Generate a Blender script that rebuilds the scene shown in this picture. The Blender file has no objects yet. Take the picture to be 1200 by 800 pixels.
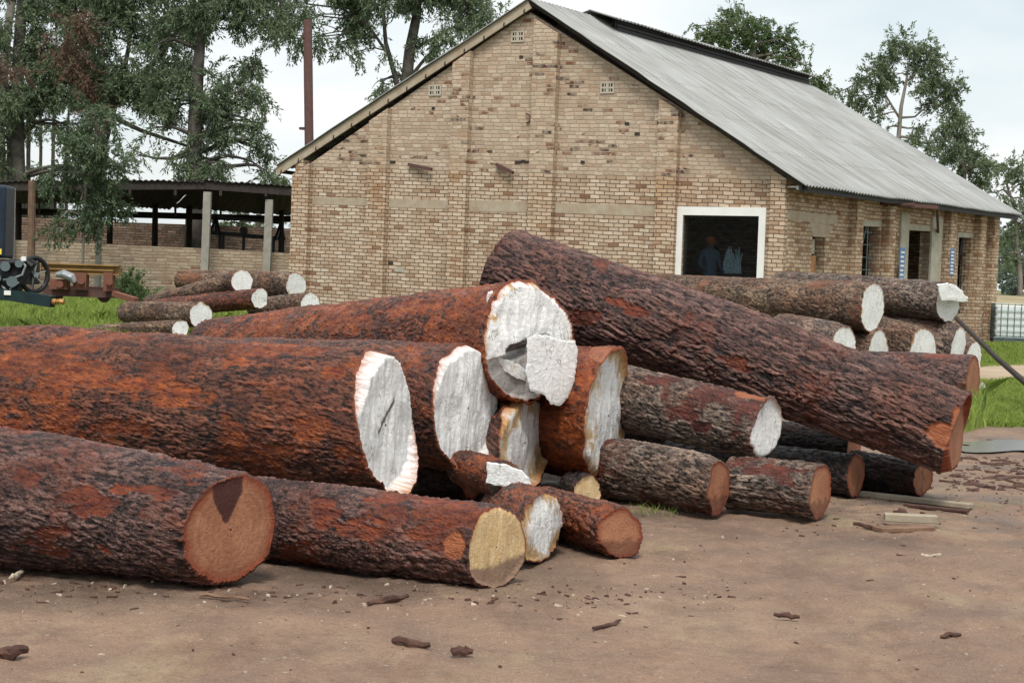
import bpy, math, random
import numpy as np
from mathutils import Vector, Matrix

rng = np.random.default_rng(7)
random.seed(7)
scene = bpy.context.scene

# ------------------------------------------------------------------ camera
F_PX = 2000.0
CAM = np.array([0.0, 0.0, 1.6])
PITCH = math.atan(80 / F_PX)
ROLL = math.radians(2.0)
FV = np.array([0, math.cos(PITCH), -math.sin(PITCH)])
R0 = np.array([1.0, 0, 0]); U0 = np.array([0, math.sin(PITCH), math.cos(PITCH)])
RV = math.cos(ROLL) * R0 + math.sin(ROLL) * U0
UV_ = -math.sin(ROLL) * R0 + math.cos(ROLL) * U0
cd = bpy.data.cameras.new('camera'); cam = bpy.data.objects.new('camera', cd)
scene.collection.objects.link(cam)
cd.sensor_width = 36; cd.lens = 36 * F_PX / 1200; cd.clip_start = 0.1; cd.clip_end = 3000
cam.matrix_world = Matrix(((RV[0], UV_[0], -FV[0], CAM[0]), (RV[1], UV_[1], -FV[1], CAM[1]),
                           (RV[2], UV_[2], -FV[2], CAM[2]), (0, 0, 0, 1)))
scene.camera = cam

# ------------------------------------------------------------------ world, sun, exposure
SUN_EL, SUN_AZ = math.radians(60), math.radians(183)      # azimuth clockwise from +Y
w = bpy.data.worlds.new('World'); scene.world = w; w.use_nodes = True
wt = w.node_tree; wn = wt.nodes; wl = wt.links; wn.clear()
out = wn.new('ShaderNodeOutputWorld'); bg = wn.new('ShaderNodeBackground')
sky = wn.new('ShaderNodeTexSky'); sky.sky_type = 'NISHITA'; sky.sun_disc = False
sky.sun_elevation = SUN_EL; sky.sun_rotation = SUN_AZ; sky.air_density = 1.2; sky.dust_density = 2.5
tc = wn.new('ShaderNodeTexCoord'); mp = wn.new('ShaderNodeMapping'); mp.inputs['Scale'].default_value = (1, 1, 2.6)
mp.inputs['Location'].default_value = (3.1, 0.4, 0)
nz = wn.new('ShaderNodeTexNoise'); nz.inputs['Scale'].default_value = 2.6; nz.inputs['Detail'].default_value = 7
nz.inputs['Roughness'].default_value = 0.55
cr = wn.new('ShaderNodeValToRGB'); cr.color_ramp.elements[0].position = 0.30; cr.color_ramp.elements[1].position = 0.58
nz2 = wn.new('ShaderNodeTexNoise'); nz2.inputs['Scale'].default_value = 5.0; nz2.inputs['Detail'].default_value = 5
cc = wn.new('ShaderNodeValToRGB')
cc.color_ramp.elements[0].position = 0.32; cc.color_ramp.elements[0].color = (4.7, 5.35, 5.6, 1)
cc.color_ramp.elements[1].position = 0.62; cc.color_ramp.elements[1].color = (6.5, 6.6, 6.55, 1)
mxw = wn.new('ShaderNodeMix'); mxw.data_type = 'RGBA'
wl.new(tc.outputs['Generated'], mp.inputs['Vector']); wl.new(mp.outputs[0], nz.inputs['Vector']); wl.new(mp.outputs[0], nz2.inputs['Vector'])
wl.new(nz.outputs['Fac'], cr.inputs['Fac']); wl.new(nz2.outputs['Fac'], cc.inputs['Fac'])
mr = wn.new('ShaderNodeMapRange'); mr.inputs['To Min'].default_value = 0.62; mr.inputs['To Max'].default_value = 1.0
wl.new(cr.outputs['Color'], mr.inputs['Value']); wl.new(mr.outputs[0], mxw.inputs['Factor'])
wl.new(sky.outputs['Color'], mxw.inputs['A']); wl.new(cc.outputs['Color'], mxw.inputs['B'])
wl.new(mxw.outputs['Result'], bg.inputs['Color']); bg.inputs['Strength'].default_value = 0.10
wl.new(bg.outputs[0], out.inputs['Surface'])
sd = bpy.data.lights.new('sun', 'SUN'); sun = bpy.data.objects.new('sun', sd); scene.collection.objects.link(sun)
sd.energy = 2.2; sd.angle = math.radians(20); sd.color = (1.0, 0.965, 0.91)
sdir = Vector((math.sin(SUN_AZ) * math.cos(SUN_EL), math.cos(SUN_AZ) * math.cos(SUN_EL), math.sin(SUN_EL)))
sun.rotation_euler = sdir.to_track_quat('Z', 'Y').to_euler()
scene.view_settings.view_transform = 'Standard'; scene.view_settings.look = 'None'
scene.view_settings.exposure = 0.72; scene.view_settings.gamma = 1.0
scene.view_settings.use_curve_mapping = False
scene.cycles.max_bounces = 6; scene.cycles.transparent_max_bounces = 12
scene.cycles.use_denoising = True

# ------------------------------------------------------------------ projection helpers (photo pixels 1200 x 800)
def P(px, py, d):
    return CAM + d * (FV + (px - 600) / F_PX * RV + (400 - py) / F_PX * UV_)
def proj(p):
    q = p - CAM; d = q @ FV
    return 600 + F_PX * (q @ RV) / d, 400 - F_PX * (q @ UV_) / d
def HZ(px): return 320 + math.tan(ROLL) * (px - 600)
def sst(x):
    x = np.clip(x, 0, 1); return x * x * (3 - 2 * x)
def ter(x, y):
    x = np.asarray(x, float); y = np.asarray(y, float)
    a = 0.42 * sst((y - 20) / 22) * sst((-x - 0.5) / 5)
    b = 0.22 * sst((y - 34) / 10) * sst((x + 2) / 8)
    return a + b + 1.2 * sst((y - 70) / 150)
def G(px, py):
    """where the ray of a pixel meets the ground"""
    dr = P(px, py, 1.0) - CAM; t = -1.6 / dr[2]
    for _ in range(12):
        p = CAM + t * dr; t = (float(ter(p[0], p[1])) - 1.6) / dr[2]
    return CAM + t * dr

# ------------------------------------------------------------------ object helpers
COL = scene.collection
def mesh_np(name, V, Fc, mats, uv=None, smooth=False, parent=None, midx=None, attrs=None):
    """V (n,3); Fc list of tuples or (m,k) array; uv per loop (nloops,2)"""
    me = bpy.data.meshes.new(name)
    V = np.asarray(V, np.float32)
    if isinstance(Fc, np.ndarray):
        m, k = Fc.shape
        me.vertices.add(len(V)); me.vertices.foreach_set('co', V.ravel())
        me.loops.add(m * k); me.loops.foreach_set('vertex_index', Fc.astype(np.int32).ravel())
        me.polygons.add(m); me.polygons.foreach_set('loop_start', np.arange(0, m * k, k, dtype=np.int32))
        me.polygons.foreach_set('loop_total', np.full(m, k, np.int32))
    else:
        me.from_pydata([tuple(map(float, v)) for v in V], [], [tuple(map(int, f)) for f in Fc])
    if not isinstance(mats, (list, tuple)): mats = [mats]
    for mm in mats: me.materials.append(mm)
    if midx is not None: me.polygons.foreach_set('material_index', np.asarray(midx, np.int32))
    if uv is not None:
        l = me.uv_layers.new(name='UVMap'); l.data.foreach_set('uv', np.asarray(uv, np.float32).ravel())
    if attrs:
        for an, arr in attrs.items():
            a = me.attributes.new(an, 'FLOAT_COLOR', 'POINT'); a.data.foreach_set('color', np.asarray(arr, np.float32).ravel())
    me.update(calc_edges=True)
    if smooth: me.polygons.foreach_set('use_smooth', np.ones(len(me.polygons), bool))
    o = bpy.data.objects.new(name, me); COL.objects.link(o)
    if parent is not None: o.parent = parent; o.matrix_parent_inverse = Matrix.Translation(-Vector(parent.location))
    return o
def tag(o, label=None, cat=None, group=None, kind=None):
    if label: o['label'] = label
    if cat: o['category'] = cat
    if group: o['group'] = group
    if kind: o['kind'] = kind
    return o
def empty(name, loc, label, cat, group=None):
    o = bpy.data.objects.new(name, None); COL.objects.link(o); o.location = tuple(map(float, loc)); o.empty_display_size = .1
    return tag(o, label, cat, group)

up = np.array([0, 0, 1.0])
class MB:
    """collects boxes, tubes and prisms into one mesh, with box-projected UV in metres"""
    def __init__(s): s.v = []; s.f = []; s.uv = []
    def add(s, V, Fc, UV=None):
        n = len(s.v); s.v += [tuple(map(float, p)) for p in V]
        for i, f in enumerate(Fc):
            s.f.append(tuple(n + j for j in f))
            if UV is not None: s.uv += UV[i]
            else:
                p = [np.array(V[j]) for j in f]
                nn = np.cross(p[1] - p[0], p[2] - p[0]); nn = np.abs(nn)
                if nn[2] > max(nn[0], nn[1]): s.uv += [(q[0], q[1]) for q in p]
                elif nn[0] > nn[1]: s.uv += [(q[1], q[2]) for q in p]
                else: s.uv += [(q[0], q[2]) for q in p]
    def box(s, c, half, ax=None):
        c = np.array(c, float); ax = np.eye(3) if ax is None else ax
        V = [c + sx * half[0] * ax[0] + sy * half[1] * ax[1] + sz * half[2] * ax[2] for sx in (-1, 1) for sy in (-1, 1) for sz in (-1, 1)]
        s.add(V, [(0, 1, 3, 2), (4, 6, 7, 5), (0, 4, 5, 1), (2, 3, 7, 6), (0, 2, 6, 4), (1, 5, 7, 3)])
    def bar(s, a, b, w, h, up=(0, 0, 1)):
        a = np.array(a, float); b = np.array(b, float); u = (b - a); L = np.linalg.norm(u); u /= L
        up = np.array(up, float)
        if abs(u @ up) > .95: up = np.array([0, 1.0, 0])
        x = np.cross(u, up); x /= np.linalg.norm(x); y = np.cross(x, u)
        s.box((a + b) / 2, (L / 2, w / 2, h / 2), [u, x, y])
    def tube(s, pts, rad, n=10, cap=True, wob=0.0):
        pts = [np.array(p, float) for p in pts]; rad = rad if hasattr(rad, '__len__') else [rad] * len(pts)
        V = []; prev = None
        for i, p in enumerate(pts):
            t = pts[min(i + 1, len(pts) - 1)] - pts[max(i - 1, 0)]; t /= np.linalg.norm(t)
            if prev is None:
                ref = np.array([0, 0, 1.0]) if abs(t[2]) < .9 else np.array([1.0, 0, 0]); x = np.cross(t, ref)
            else: x = prev - (prev @ t) * t
            x /= np.linalg.norm(x); prev = x; y = np.cross(t, x)
            for k in range(n):
                a = 2 * math.pi * k / n; r = rad[i] * (1 + wob * random.uniform(-1, 1))
                V.append(p + r * (math.cos(a) * x + math.sin(a) * y))
        Fc = []; m = len(pts)
        for i in range(m - 1):
            for k in range(n): Fc.append((i * n + k, i * n + (k + 1) % n, (i + 1) * n + (k + 1) % n, (i + 1) * n + k))
        if cap: Fc += [tuple(range(n - 1, -1, -1)), tuple((m - 1) * n + k for k in range(n))]
        s.add(V, Fc)
    def build(s, name, mat, parent=None, smooth=False):
        return mesh_np(name, np.array(s.v), s.f, mat, uv=s.uv, smooth=smooth, parent=parent)

# ------------------------------------------------------------------ material helper
class M:
    def __init__(s, name, rough=.8, spec=.3):
        s.m = bpy.data.materials.new(name); s.m.use_nodes = True; s.t = s.m.node_tree; s.N = s.t.nodes; s.L = s.t.links
        s.b = s.N['Principled BSDF']; s.b.inputs['Roughness'].default_value = rough; s.b.inputs['Specular IOR Level'].default_value = spec
        s._tc = None
    def put(s, sock, v):
        if hasattr(v, 'links') or isinstance(v, bpy.types.NodeSocket): s.L.new(v, sock)
        elif isinstance(v, (tuple, list)) and len(v) == 3 and sock.type == 'RGBA': sock.default_value = (*v, 1)
        else: sock.default_value = v
    def tc(s, o='Object'):
        if not s._tc: s._tc = s.N.new('ShaderNodeTexCoord')
        return s._tc.outputs[o]
    def map(s, v, sc=(1, 1, 1), loc=(0, 0, 0), rot=(0, 0, 0)):
        n = s.N.new('ShaderNodeMapping'); s.L.new(v, n.inputs[0]); n.inputs['Scale'].default_value = sc
        s.put(n.inputs['Location'], loc); n.inputs['Rotation'].default_value = rot; return n.outputs[0]
    def noise(s, v, scale, det=4, rough=.55, dist=0, o='Fac'):
        n = s.N.new('ShaderNodeTexNoise'); s.L.new(v, n.inputs['Vector']); n.inputs['Scale'].default_value = scale
        n.inputs['Detail'].default_value = det; n.inputs['Roughness'].default_value = rough; n.inputs['Distortion'].default_value = dist
        return n.outputs[o]
    def voro(s, v, scale, feat='F1', o='Distance', rnd=1):
        n = s.N.new('ShaderNodeTexVoronoi'); n.feature = feat; s.L.new(v, n.inputs['Vector']); n.inputs['Scale'].default_value = scale
        n.inputs['Randomness'].default_value = rnd; return n.outputs[o]
    def math(s, op, a, b=0.0, c=0.0):
        n = s.N.new('ShaderNodeMath'); n.operation = op; s.put(n.inputs[0], a); s.put(n.inputs[1], b); s.put(n.inputs[2], c); return n.outputs[0]
    def step(s, v, a, b, lo=0., hi=1.):
        n = s.N.new('ShaderNodeMapRange'); s.put(n.inputs['Value'], v); n.inputs['From Min'].default_value = a; n.inputs['From Max'].default_value = b
        n.inputs['To Min'].default_value = lo; n.inputs['To Max'].default_value = hi; return n.outputs[0]
    def mix(s, f, a, b, mode='MIX'):
        n = s.N.new('ShaderNodeMix'); n.data_type = 'RGBA'; n.blend_type = mode; s.put(n.inputs['Factor'], f); s.put(n.inputs['A'], a); s.put(n.inputs['B'], b)
        return n.outputs['Result']
    def ramp(s, v, stops):
        n = s.N.new('ShaderNodeValToRGB'); s.L.new(v, n.inputs[0]); e = n.color_ramp.elements
        while len(e) < len(stops): e.new(.5)
        for i, (p, c) in enumerate(stops): e[i].position = p; e[i].color = (*c, 1) if len(c) == 3 else c
        return n.outputs[0]
    def sep(s, v, kind='XYZ'):
        n = s.N.new('ShaderNodeSeparate' + ('XYZ' if kind == 'XYZ' else 'Color')); s.L.new(v, n.inputs[0]); return n.outputs
    def comb(s, x, y, z=0.0):
        n = s.N.new('ShaderNodeCombineXYZ'); s.put(n.inputs[0], x); s.put(n.inputs[1], y); s.put(n.inputs[2], z); return n.outputs[0]
    def wn(s, v, o='Value'):
        n = s.N.new('ShaderNodeTexWhiteNoise'); n.noise_dimensions = '3D'; s.L.new(v, n.inputs['Vector']); return n.outputs[o]
    def attr(s, name, o='Color'):
        n = s.N.new('ShaderNodeAttribute'); n.attribute_name = name; return n.outputs[o]
    def rnd(s): return s.N.new('ShaderNodeObjectInfo').outputs['Random']
    def col(s, c): s.put(s.b.inputs['Base Color'], c)
    def rough(s, v): s.put(s.b.inputs['Roughness'], v)
    def bump(s, h, strength=.5, dist=.01):
        n = s.N.new('ShaderNodeBump'); s.put(n.inputs['Height'], h); n.inputs['Strength'].default_value = strength; n.inputs['Distance'].default_value = dist
        s.L.new(n.outputs[0], s.b.inputs['Normal'])
def plain(name, c, rough=.7, var=.25, scale=6, metal=0, spec=.3, bump=.2, c2=None):
    m = M(name, rough, spec); v = m.tc()
    n = m.noise(v, scale, 6, .6); m.b.inputs['Metallic'].default_value = metal
    c2 = c2 or tuple(x * (1 - 2 * var) for x in c)
    m.col(m.mix(m.step(n, .35, .65), c2, c)); m.bump(m.noise(v, scale * 6, 4), bump, .01)
    return m.m

# ------------------------------------------------------------------ brick
def brick_mat(name, base, dark, accent, mortar, split=None, course=.0875, blen=.245, rough_all=0.0, stain=.5):
    m = M(name, .92, .2); uv = m.tc('UV')
    wob = m.noise(uv, 3.0, 3, .5, o='Color'); ws = m.sep(wob)
    x, y, _ = m.sep(uv)
    n2 = m.noise(uv, 14, 3, .6, o='Color'); n2s = m.sep(n2)
    if split is not None: up = m.step(y, split - .03, split + .03)
    else: up = m.math('ADD', rough_all, 0)
    amp = m.math('ADD', .016, m.math('MULTIPLY', up, .03))
    y2 = m.math('ADD', y, m.math('MULTIPLY', m.math('SUBTRACT', n2s[1], .5), amp))
    y2 = m.math('ADD', y2, m.math('MULTIPLY', m.math('SUBTRACT', ws[1], .5), .05))
    x2 = m.math('ADD', x, m.math('MULTIPLY', m.math('SUBTRACT', n2s[0], .5), m.math('MULTIPLY', amp, 1.3)))
    row = m.math('FLOOR', m.math('DIVIDE', y2, course)); fy = m.math('FRACT', m.math('DIVIDE', y2, course))
    offs = m.math('MULTIPLY', m.wn(m.comb(row, 3.3)), m.math('ADD', .15, m.math('MULTIPLY', up, .85)))
    offs = m.math('ADD', offs, m.math('MULTIPLY', m.math('MODULO', m.math('ADD', row, 1000), 2.0), .5))
    xs = m.math('ADD', m.math('DIVIDE', x2, blen), offs)
    colm = m.math('FLOOR', xs); fx = m.math('FRACT', xs)
    rid = m.comb(colm, row, 1.7); r1 = m.wn(rid); rc = m.sep(m.wn(rid, 'Color'))
    dx = m.math('MULTIPLY', m.math('MINIMUM', fx, m.math('SUBTRACT', 1.0, fx)), blen)
    dy = m.math('MULTIPLY', m.math('MINIMUM', fy, m.math('SUBTRACT', 1.0, fy)), course)
    d = m.math('MINIMUM', dx, dy)
    joint = m.step(d, .006, .013)             # 0 in the joint
    n3 = m.noise(uv, 40, 4, .6)
    c = m.ramp(r1, [(0, dark), (.2, tuple(.5 * (a + b) for a, b in zip(dark, base))), (.45, base), (.8, tuple(min(1, 1.18 * a) for a in base)), (1, accent)])
    c = m.mix(m.step(n3, .3, .7, .0, .35), c, tuple(.62 * a for a in base))
    # rust and mud washes
    st = m.step(m.noise(m.map(uv, (1, .45, 1)), .9, 5, .6), .5, .75, 0, stain)
    c = m.mix(st, c, m.mix(1.0, c, (.80, .60, .42), 'MULTIPLY'))
    if True:
        # dark weathered / broken bricks in clusters of the upper part
        cl = m.step(m.noise(m.map(uv, (1, 1.4, 1), (5.3, 1, 0)), .75, 3, .5), .44, .66, 0, .30)
        isd = m.math('MULTIPLY', m.math('LESS_THAN', rc[1], cl), up)
        c = m.mix(isd, c, m.mix(rc[2], (.05, .03, .025), (.22, .10, .055)))
        c = m.mix(m.math('MULTIPLY', m.math('LESS_THAN', rc[1], .02), .8), c, (.20, .09, .05))
    rain = m.step(m.noise(m.map(uv, (2.6, .14, 1)), 1.3, 5, .65), .5, .68, 0, .5); c = m.mix(rain, c, m.mix(1.0, c, (.70, .62, .54), 'MULTIPLY'))
    mor = m.mix(m.step(m.noise(uv, 9, 4), .35, .65), tuple(.8 * a for a in mortar), mortar)
    mor = m.mix(up, mor, tuple(.72 * a for a in base))
    smear = m.math('MULTIPLY', up, m.step(m.noise(uv, 6.5, 5, .65), .42, .6, 0, .65))
    c = m.mix(smear, c, (.40, .335, .26))
    c = m.mix(joint, mor, c); m.col(c)
    h = m.math('ADD', joint, m.math('MULTIPLY', n3, .5))
    h = m.math('ADD', h, m.math('MULTIPLY', rc[0], .35))
    m.bump(h, .8, .012)
    return m.m
MAT = {}
MAT['brick'] = brick_mat('cream_brick', (.50, .385, .29), (.37, .245, .16), (.63, .53, .42), (.155, .11, .075), split=4.02)
MAT['brick_pil'] = brick_mat('pilaster_brick', (.50, .38, .28), (.37, .225, .135), (.61, .49, .37), (.16, .11, .072), split=4.02, stain=.9)
MAT['brick_side'] = brick_mat('side_brick', (.46, .345, .24), (.27, .14, .075), (.58, .47, .35), (.21, .155, .11), split=None, blen=.2, stain=.75)
MAT['brick_low'] = brick_mat('yard_brick', (.38, .30, .215), (.30, .21, .14), (.47, .39, .30), (.27, .22, .17), split=None, rough_all=.55, blen=.3)
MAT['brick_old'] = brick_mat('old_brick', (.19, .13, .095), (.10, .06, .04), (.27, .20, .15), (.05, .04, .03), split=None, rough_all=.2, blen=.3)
MAT['concrete'] = plain('grey_concrete', (.40, .345, .27), .9, .12, 5, c2=(.34, .26, .18))
MAT['plaster'] = plain('cement_render', (.42, .40, .33), .9, .12, 4, c2=(.33, .30, .23))
MAT['white'] = plain('white_paint', (.78, .78, .75), .5, .04, 4, bump=.05)
MAT['vent'] = plain('vent_block', (.47, .42, .34), .9, .08, 9)
MAT['black'] = plain('black_metal', (.02, .02, .022), .55, .2, 8)
MAT['dark'] = plain('dark_wood', (.05, .04, .035), .9, .2, 8)
MAT['inside'] = plain('inside_plaster', (.34, .32, .28), .95, .2, 2)
MAT['doorwood'] = plain('orange_wood', (.40, .19, .08), .7, .15, 5)
MAT['blue'] = plain('blue_board', (.12, .22, .42), .6, .1, 5)
MAT['rust'] = plain('rusty_steel', (.115, .062, .052), .8, .2, 7, c2=(.09, .045, .04))
MAT['rustred'] = plain('red_rust', (.19, .075, .05), .85, .2, 9, c2=(.16, .07, .045))
MAT['yellow'] = plain('faded_yellow_paint', (.34, .22, .07), .75, .2, 3, c2=(.22, .12, .05))
MAT['postgrey'] = plain('grey_post', (.33, .31, .27), .9, .12, 5)
MAT['postbrown'] = plain('brown_pole', (.20, .125, .085), .9, .2, 7)
MAT['shedroof'] = plain('shed_sheet', (.085, .075, .07), .85, .2, 3, c2=(.05, .042, .04))
MAT['plastic'] = plain('white_tank', (.66, .72, .70), .35, .03, 4, bump=.02)
MAT['cage'] = plain('cage_steel', (.16, .20, .21), .45, .1, 4, metal=.6)
MAT['navy'] = plain('navy_paint', (.014, .026, .046), .4, .2, 6)
MAT['teal'] = plain('dark_teal_paint', (.012, .03, .034), .4, .2, 6)
MAT['steel'] = plain('pale_steel', (.38, .40, .42), .4, .2, 6, metal=.5)
MAT['brass'] = plain('brass', (.50, .27, .09), .4, .15, 9, metal=.5)
MAT['sticker'] = plain('yellow_sticker', (.75, .62, .08), .6, .03, 4)
MAT['skin'] = plain('skin', (.22, .11, .07), .6, .05, 4)
MAT['cap'] = plain('orange_cap', (.70, .18, .06), .8, .05, 4)
MAT['cloth'] = plain('dark_cloth', (.11, .17, .25), .9, .1, 9)
MAT['sheet'] = plain('blue_plastic', (.62, .80, .92), .5, .25, 22)
g = M('window_glass', .03, .5); g.b.inputs['Transmission Weight'].default_value = 1; g.b.inputs['IOR'].default_value = 1.12; g.col((.75, .8, .8)); MAT['glass'] = g.m

def roof_mat():
    m = M('weathered_sheet', .55, .35); uv = m.tc('UV'); x, y, _ = m.sep(uv)
    st = m.noise(m.map(uv, (3.2, .22, 1)), 1.6, 6, .65)
    st2 = m.noise(m.map(uv, (14, .5, 1)), 1.0, 4, .6)
    bl = m.noise(uv, .45, 4, .6)
    c = m.mix(m.step(st, .33, .68), (.20, .20, .19), (.36, .365, .355))
    c = m.mix(m.step(st2, .48, .66, 0, .8), c, (.17, .165, .15))
    c = m.mix(m.step(bl, .45, .7, 0, .5), c, (.43, .44, .435))
    sh = m.math('FLOOR', m.math('DIVIDE', x, .86)); ro = m.math('FLOOR', m.math('DIVIDE', y, 1.55))
    r = m.wn(m.comb(sh, ro, 2.2)); c = m.mix(m.math('MULTIPLY', r, .16), c, (.30, .30, .285))
    fr = m.math('FRACT', m.math('DIVIDE', m.math('ADD', y, m.math('MULTIPLY', m.noise(uv, .8, 2), .25)), 1.55))
    seam = m.step(fr, .0, .045, .42, 0); c = m.mix(seam, c, (.13, .125, .12))
    m.col(c); m.b.inputs['Metallic'].default_value = .15
    m.bump(m.noise(uv, 5, 4), .25, .02)
    return m.m
MAT['roof'] = roof_mat()

# ------------------------------------------------------------------ ground
def ground_mat():
    m = M('bare_earth', .85, .3); v = m.tc(); x, y, z = m.sep(v)
    a = m.noise(v, .35, 5, .6); b = m.noise(v, 2.2, 6, .65); c_ = m.noise(v, 22, 5, .7); big = m.noise(m.map(v, (1, .5, 1)), 1.1, 6, .62)
    c = m.ramp(a, [(.3, (.205, .125, .086)), (.5, (.295, .190, .130)), (.7, (.36, .255, .175))])
    c = m.mix(m.step(b, .4, .68, 0, .7), c, (.165, .108, .08))
    c = m.mix(m.step(big, .54, .66, 0, .7), c, (.36, .265, .165))
    c = m.mix(m.step(c_, .55, .75, 0, .6), c, (.14, .095, .075))
    # pebbles and chips of bark trodden into the soil
    vc = m.voro(v, 26, 'F1', 'Color'); vd = m.voro(v, 26); vs = m.sep(vc, 'Color')
    peb = m.math('MULTIPLY', m.math('LESS_THAN', vd, m.math('MULTIPLY', vs[0], .30)), m.math('GREATER_THAN', vs[1], .70))
    c = m.mix(m.math('MULTIPLY', peb, .8), c, m.mix(vs[2], (.10, .055, .04), (.46, .38, .29)))
    # dark damp litter near the feet of the logs and on the right
    lit = m.math('MULTIPLY', m.step(m.noise(m.map(v, (1, 1.8, 1), (3, 7, 0)), .9, 6, .65), .47, .60), m.step(y, 9.6, 11.6))
    lit = m.math('MULTIPLY', lit, m.step(y, 24, 18)); c = m.mix(m.math('MULTIPLY', lit, .65), c, (.10, .08, .065))
    # darker strip in front of the pile: bark litter plus painted contact shade
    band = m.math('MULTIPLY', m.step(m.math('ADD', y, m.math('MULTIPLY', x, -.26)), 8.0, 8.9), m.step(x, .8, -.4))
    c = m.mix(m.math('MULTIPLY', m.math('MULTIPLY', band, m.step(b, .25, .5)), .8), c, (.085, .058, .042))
    far = m.step(y, 19.8, 21.5); gr = m.step(m.noise(v, .5, 5, .65), .38, .55)
    c = m.mix(m.math('MULTIPLY', far, gr), c, (.14, .19, .05))
    gr1 = m.noise(v, 75, 3, .7); c = m.mix(m.step(gr1, .38, .62, .38, 0), c, m.mix(1.0, c, (.5, .46, .42), 'MULTIPLY'))
    gr2 = m.noise(v, 130, 2, .6); c = m.mix(m.step(gr2, .60, .72, 0, .55), c, (.46, .38, .30))
    smd = m.step(m.noise(m.map(v, (1.3, .6, 1), (9, 2, 0), (0, 0, .35)), 1.9, 6, .66), .5, .62); c = m.mix(m.math('MULTIPLY', smd, .5), c, m.mix(1.0, c, (.66, .60, .57), 'MULTIPLY'))
    ggr = m.math('MULTIPLY', m.step(m.noise(m.map(v, (1, 1, 1), (1, 4, 0)), 1.1, 6, .7), .56, .66), m.step(y, 9.5, 12)); c = m.mix(m.math('MULTIPLY', ggr, .4), c, (.20, .19, .09))
    m.col(c)
    wet = m.math('MAXIMUM', m.step(a, .5, .3, 0, 1), lit)
    m.rough(m.step(m.math('MULTIPLY', wet, m.step(b, .3, .6)), 0, 1, .8, .36))
    h = m.math('ADD', m.math('MULTIPLY', b, .9), m.math('MULTIPLY', c_, .45)); h = m.math('ADD', h, m.math('MULTIPLY', peb, .25)); h = m.math('ADD', h, m.math('MULTIPLY', m.noise(v, 75, 3, .7), .22))
    m.bump(h, 1.0, .05)
    return m.m
def vnoise2(x, y, seed=0, py=None):
    x = np.asarray(x, float); y = np.asarray(y, float)
    xi = np.floor(x).astype(np.int64); yi = np.floor(y).astype(np.int64); fx = x - xi; fy = y - yi
    fx = fx * fx * (3 - 2 * fx); fy = fy * fy * (3 - 2 * fy)
    def hsh(i, j):
        if py: j = np.mod(j, py)
        h = (i * 374761393 + j * 668265263 + seed * 1442695041) & 0xFFFFFFFF
        h = ((h ^ (h >> 13)) * 1274126177) & 0xFFFFFFFF; h = h ^ (h >> 16); return (h & 0xFFFFFF) / float(0xFFFFFF)
    a, b, c, d = hsh(xi, yi), hsh(xi + 1, yi), hsh(xi, yi + 1), hsh(xi + 1, yi + 1)
    return (a * (1 - fx) + b * fx) * (1 - fy) + (c * (1 - fx) + d * fx) * fy
def fbm(x, y, seed=0, oct=4, py=None, gain=.5):
    s = 0; a = 1; t = 0
    for o in range(oct):
        s = s + a * vnoise2(x * 2 ** o, y * 2 ** o, seed + o * 17, py * 2 ** o if py else None); t += a; a *= gain
    return s / t
def dense(lo, hi, step, far0, far1, g=1.12):
    a = list(np.arange(lo, hi + step, step)); s = step; b = a[-1]; up = []
    while b < far1: s *= g; b += s; up.append(b)
    s = step; b = a[0]; dn = []
    while b > far0: s *= g; b -= s; dn.append(b)
    return np.array(dn[::-1] + a + up)
gx = dense(-4.2, 6.5, .022, -900, 900, 1.1); gy = dense(6.3, 15, .026, -60, 1500, 1.08)
X, Y = np.meshgrid(gx, gy); Z = ter(X, Y)
fade = np.exp(-((Y - 9) / 9) ** 2)
Z = Z + fade * (.05 * (fbm(X * .9, Y * .9, 3, 4) - .5) + .034 * (fbm(X * 4, Y * 4, 9, 4) - .5) + .026 * (fbm(X * 15, Y * 15, 5, 3) - .5))
Z -= .012 * fade
ny, nx = X.shape
idx = np.arange(nx * ny).reshape(ny, nx)
Fq = np.stack([idx[:-1, :-1], idx[:-1, 1:], idx[1:, 1:], idx[1:, :-1]], -1).reshape(-1, 4)
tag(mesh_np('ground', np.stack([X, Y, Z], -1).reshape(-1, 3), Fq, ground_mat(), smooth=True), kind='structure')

# pale worn track across the grass on the right, and the puddle
def sheet(name, pts, mat, dz, kind='structure'):
    V = []
    n = len(pts)
    for r in (0.0, .35, .7, 1.0):
        for (px, py) in pts:
            cx = sum(p[0] for p in pts) / n; cy = sum(p[1] for p in pts) / n
            p = G(cx + (px - cx) * r, cy + (py - cy) * r); V.append((p[0], p[1], float(ter(p[0], p[1])) + dz))
    Fc = []
    for k in range(3):
        for i in range(n): Fc.append((k * n + i, k * n + (i + 1) % n, (k + 1) * n + (i + 1) % n, (k + 1) * n + i))
    return tag(mesh_np(name, V, Fc, mat), kind=kind)
MAT['track'] = plain('dusty_track', (.40, .31, .22), .95, .1, 1.2, c2=(.32, .24, .17))
sheet('dirt_track', [(1090, 441), (1130, 431), (1230, 426), (1400, 424), (1400, 436), (1230, 441), (1160, 446), (1110, 449)], MAT['track'], .02)
pm = M('muddy_water', .18, .8); pm.col((.10, .085, .07)); pm.bump(pm.noise(pm.tc(), 3, 2), .02, .004); MAT['water'] = pm.m
pw = []
for i in range(40):
    a = 2 * math.pi * i / 40; k = 1 + .22 * math.sin(3 * a + 1) + .12 * math.sin(7 * a)
    pw.append((1188 + 78 * k * math.cos(a), 524 + 6.5 * k * math.sin(a)))
sheet('puddle', pw, MAT['water'], .012)

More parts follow.
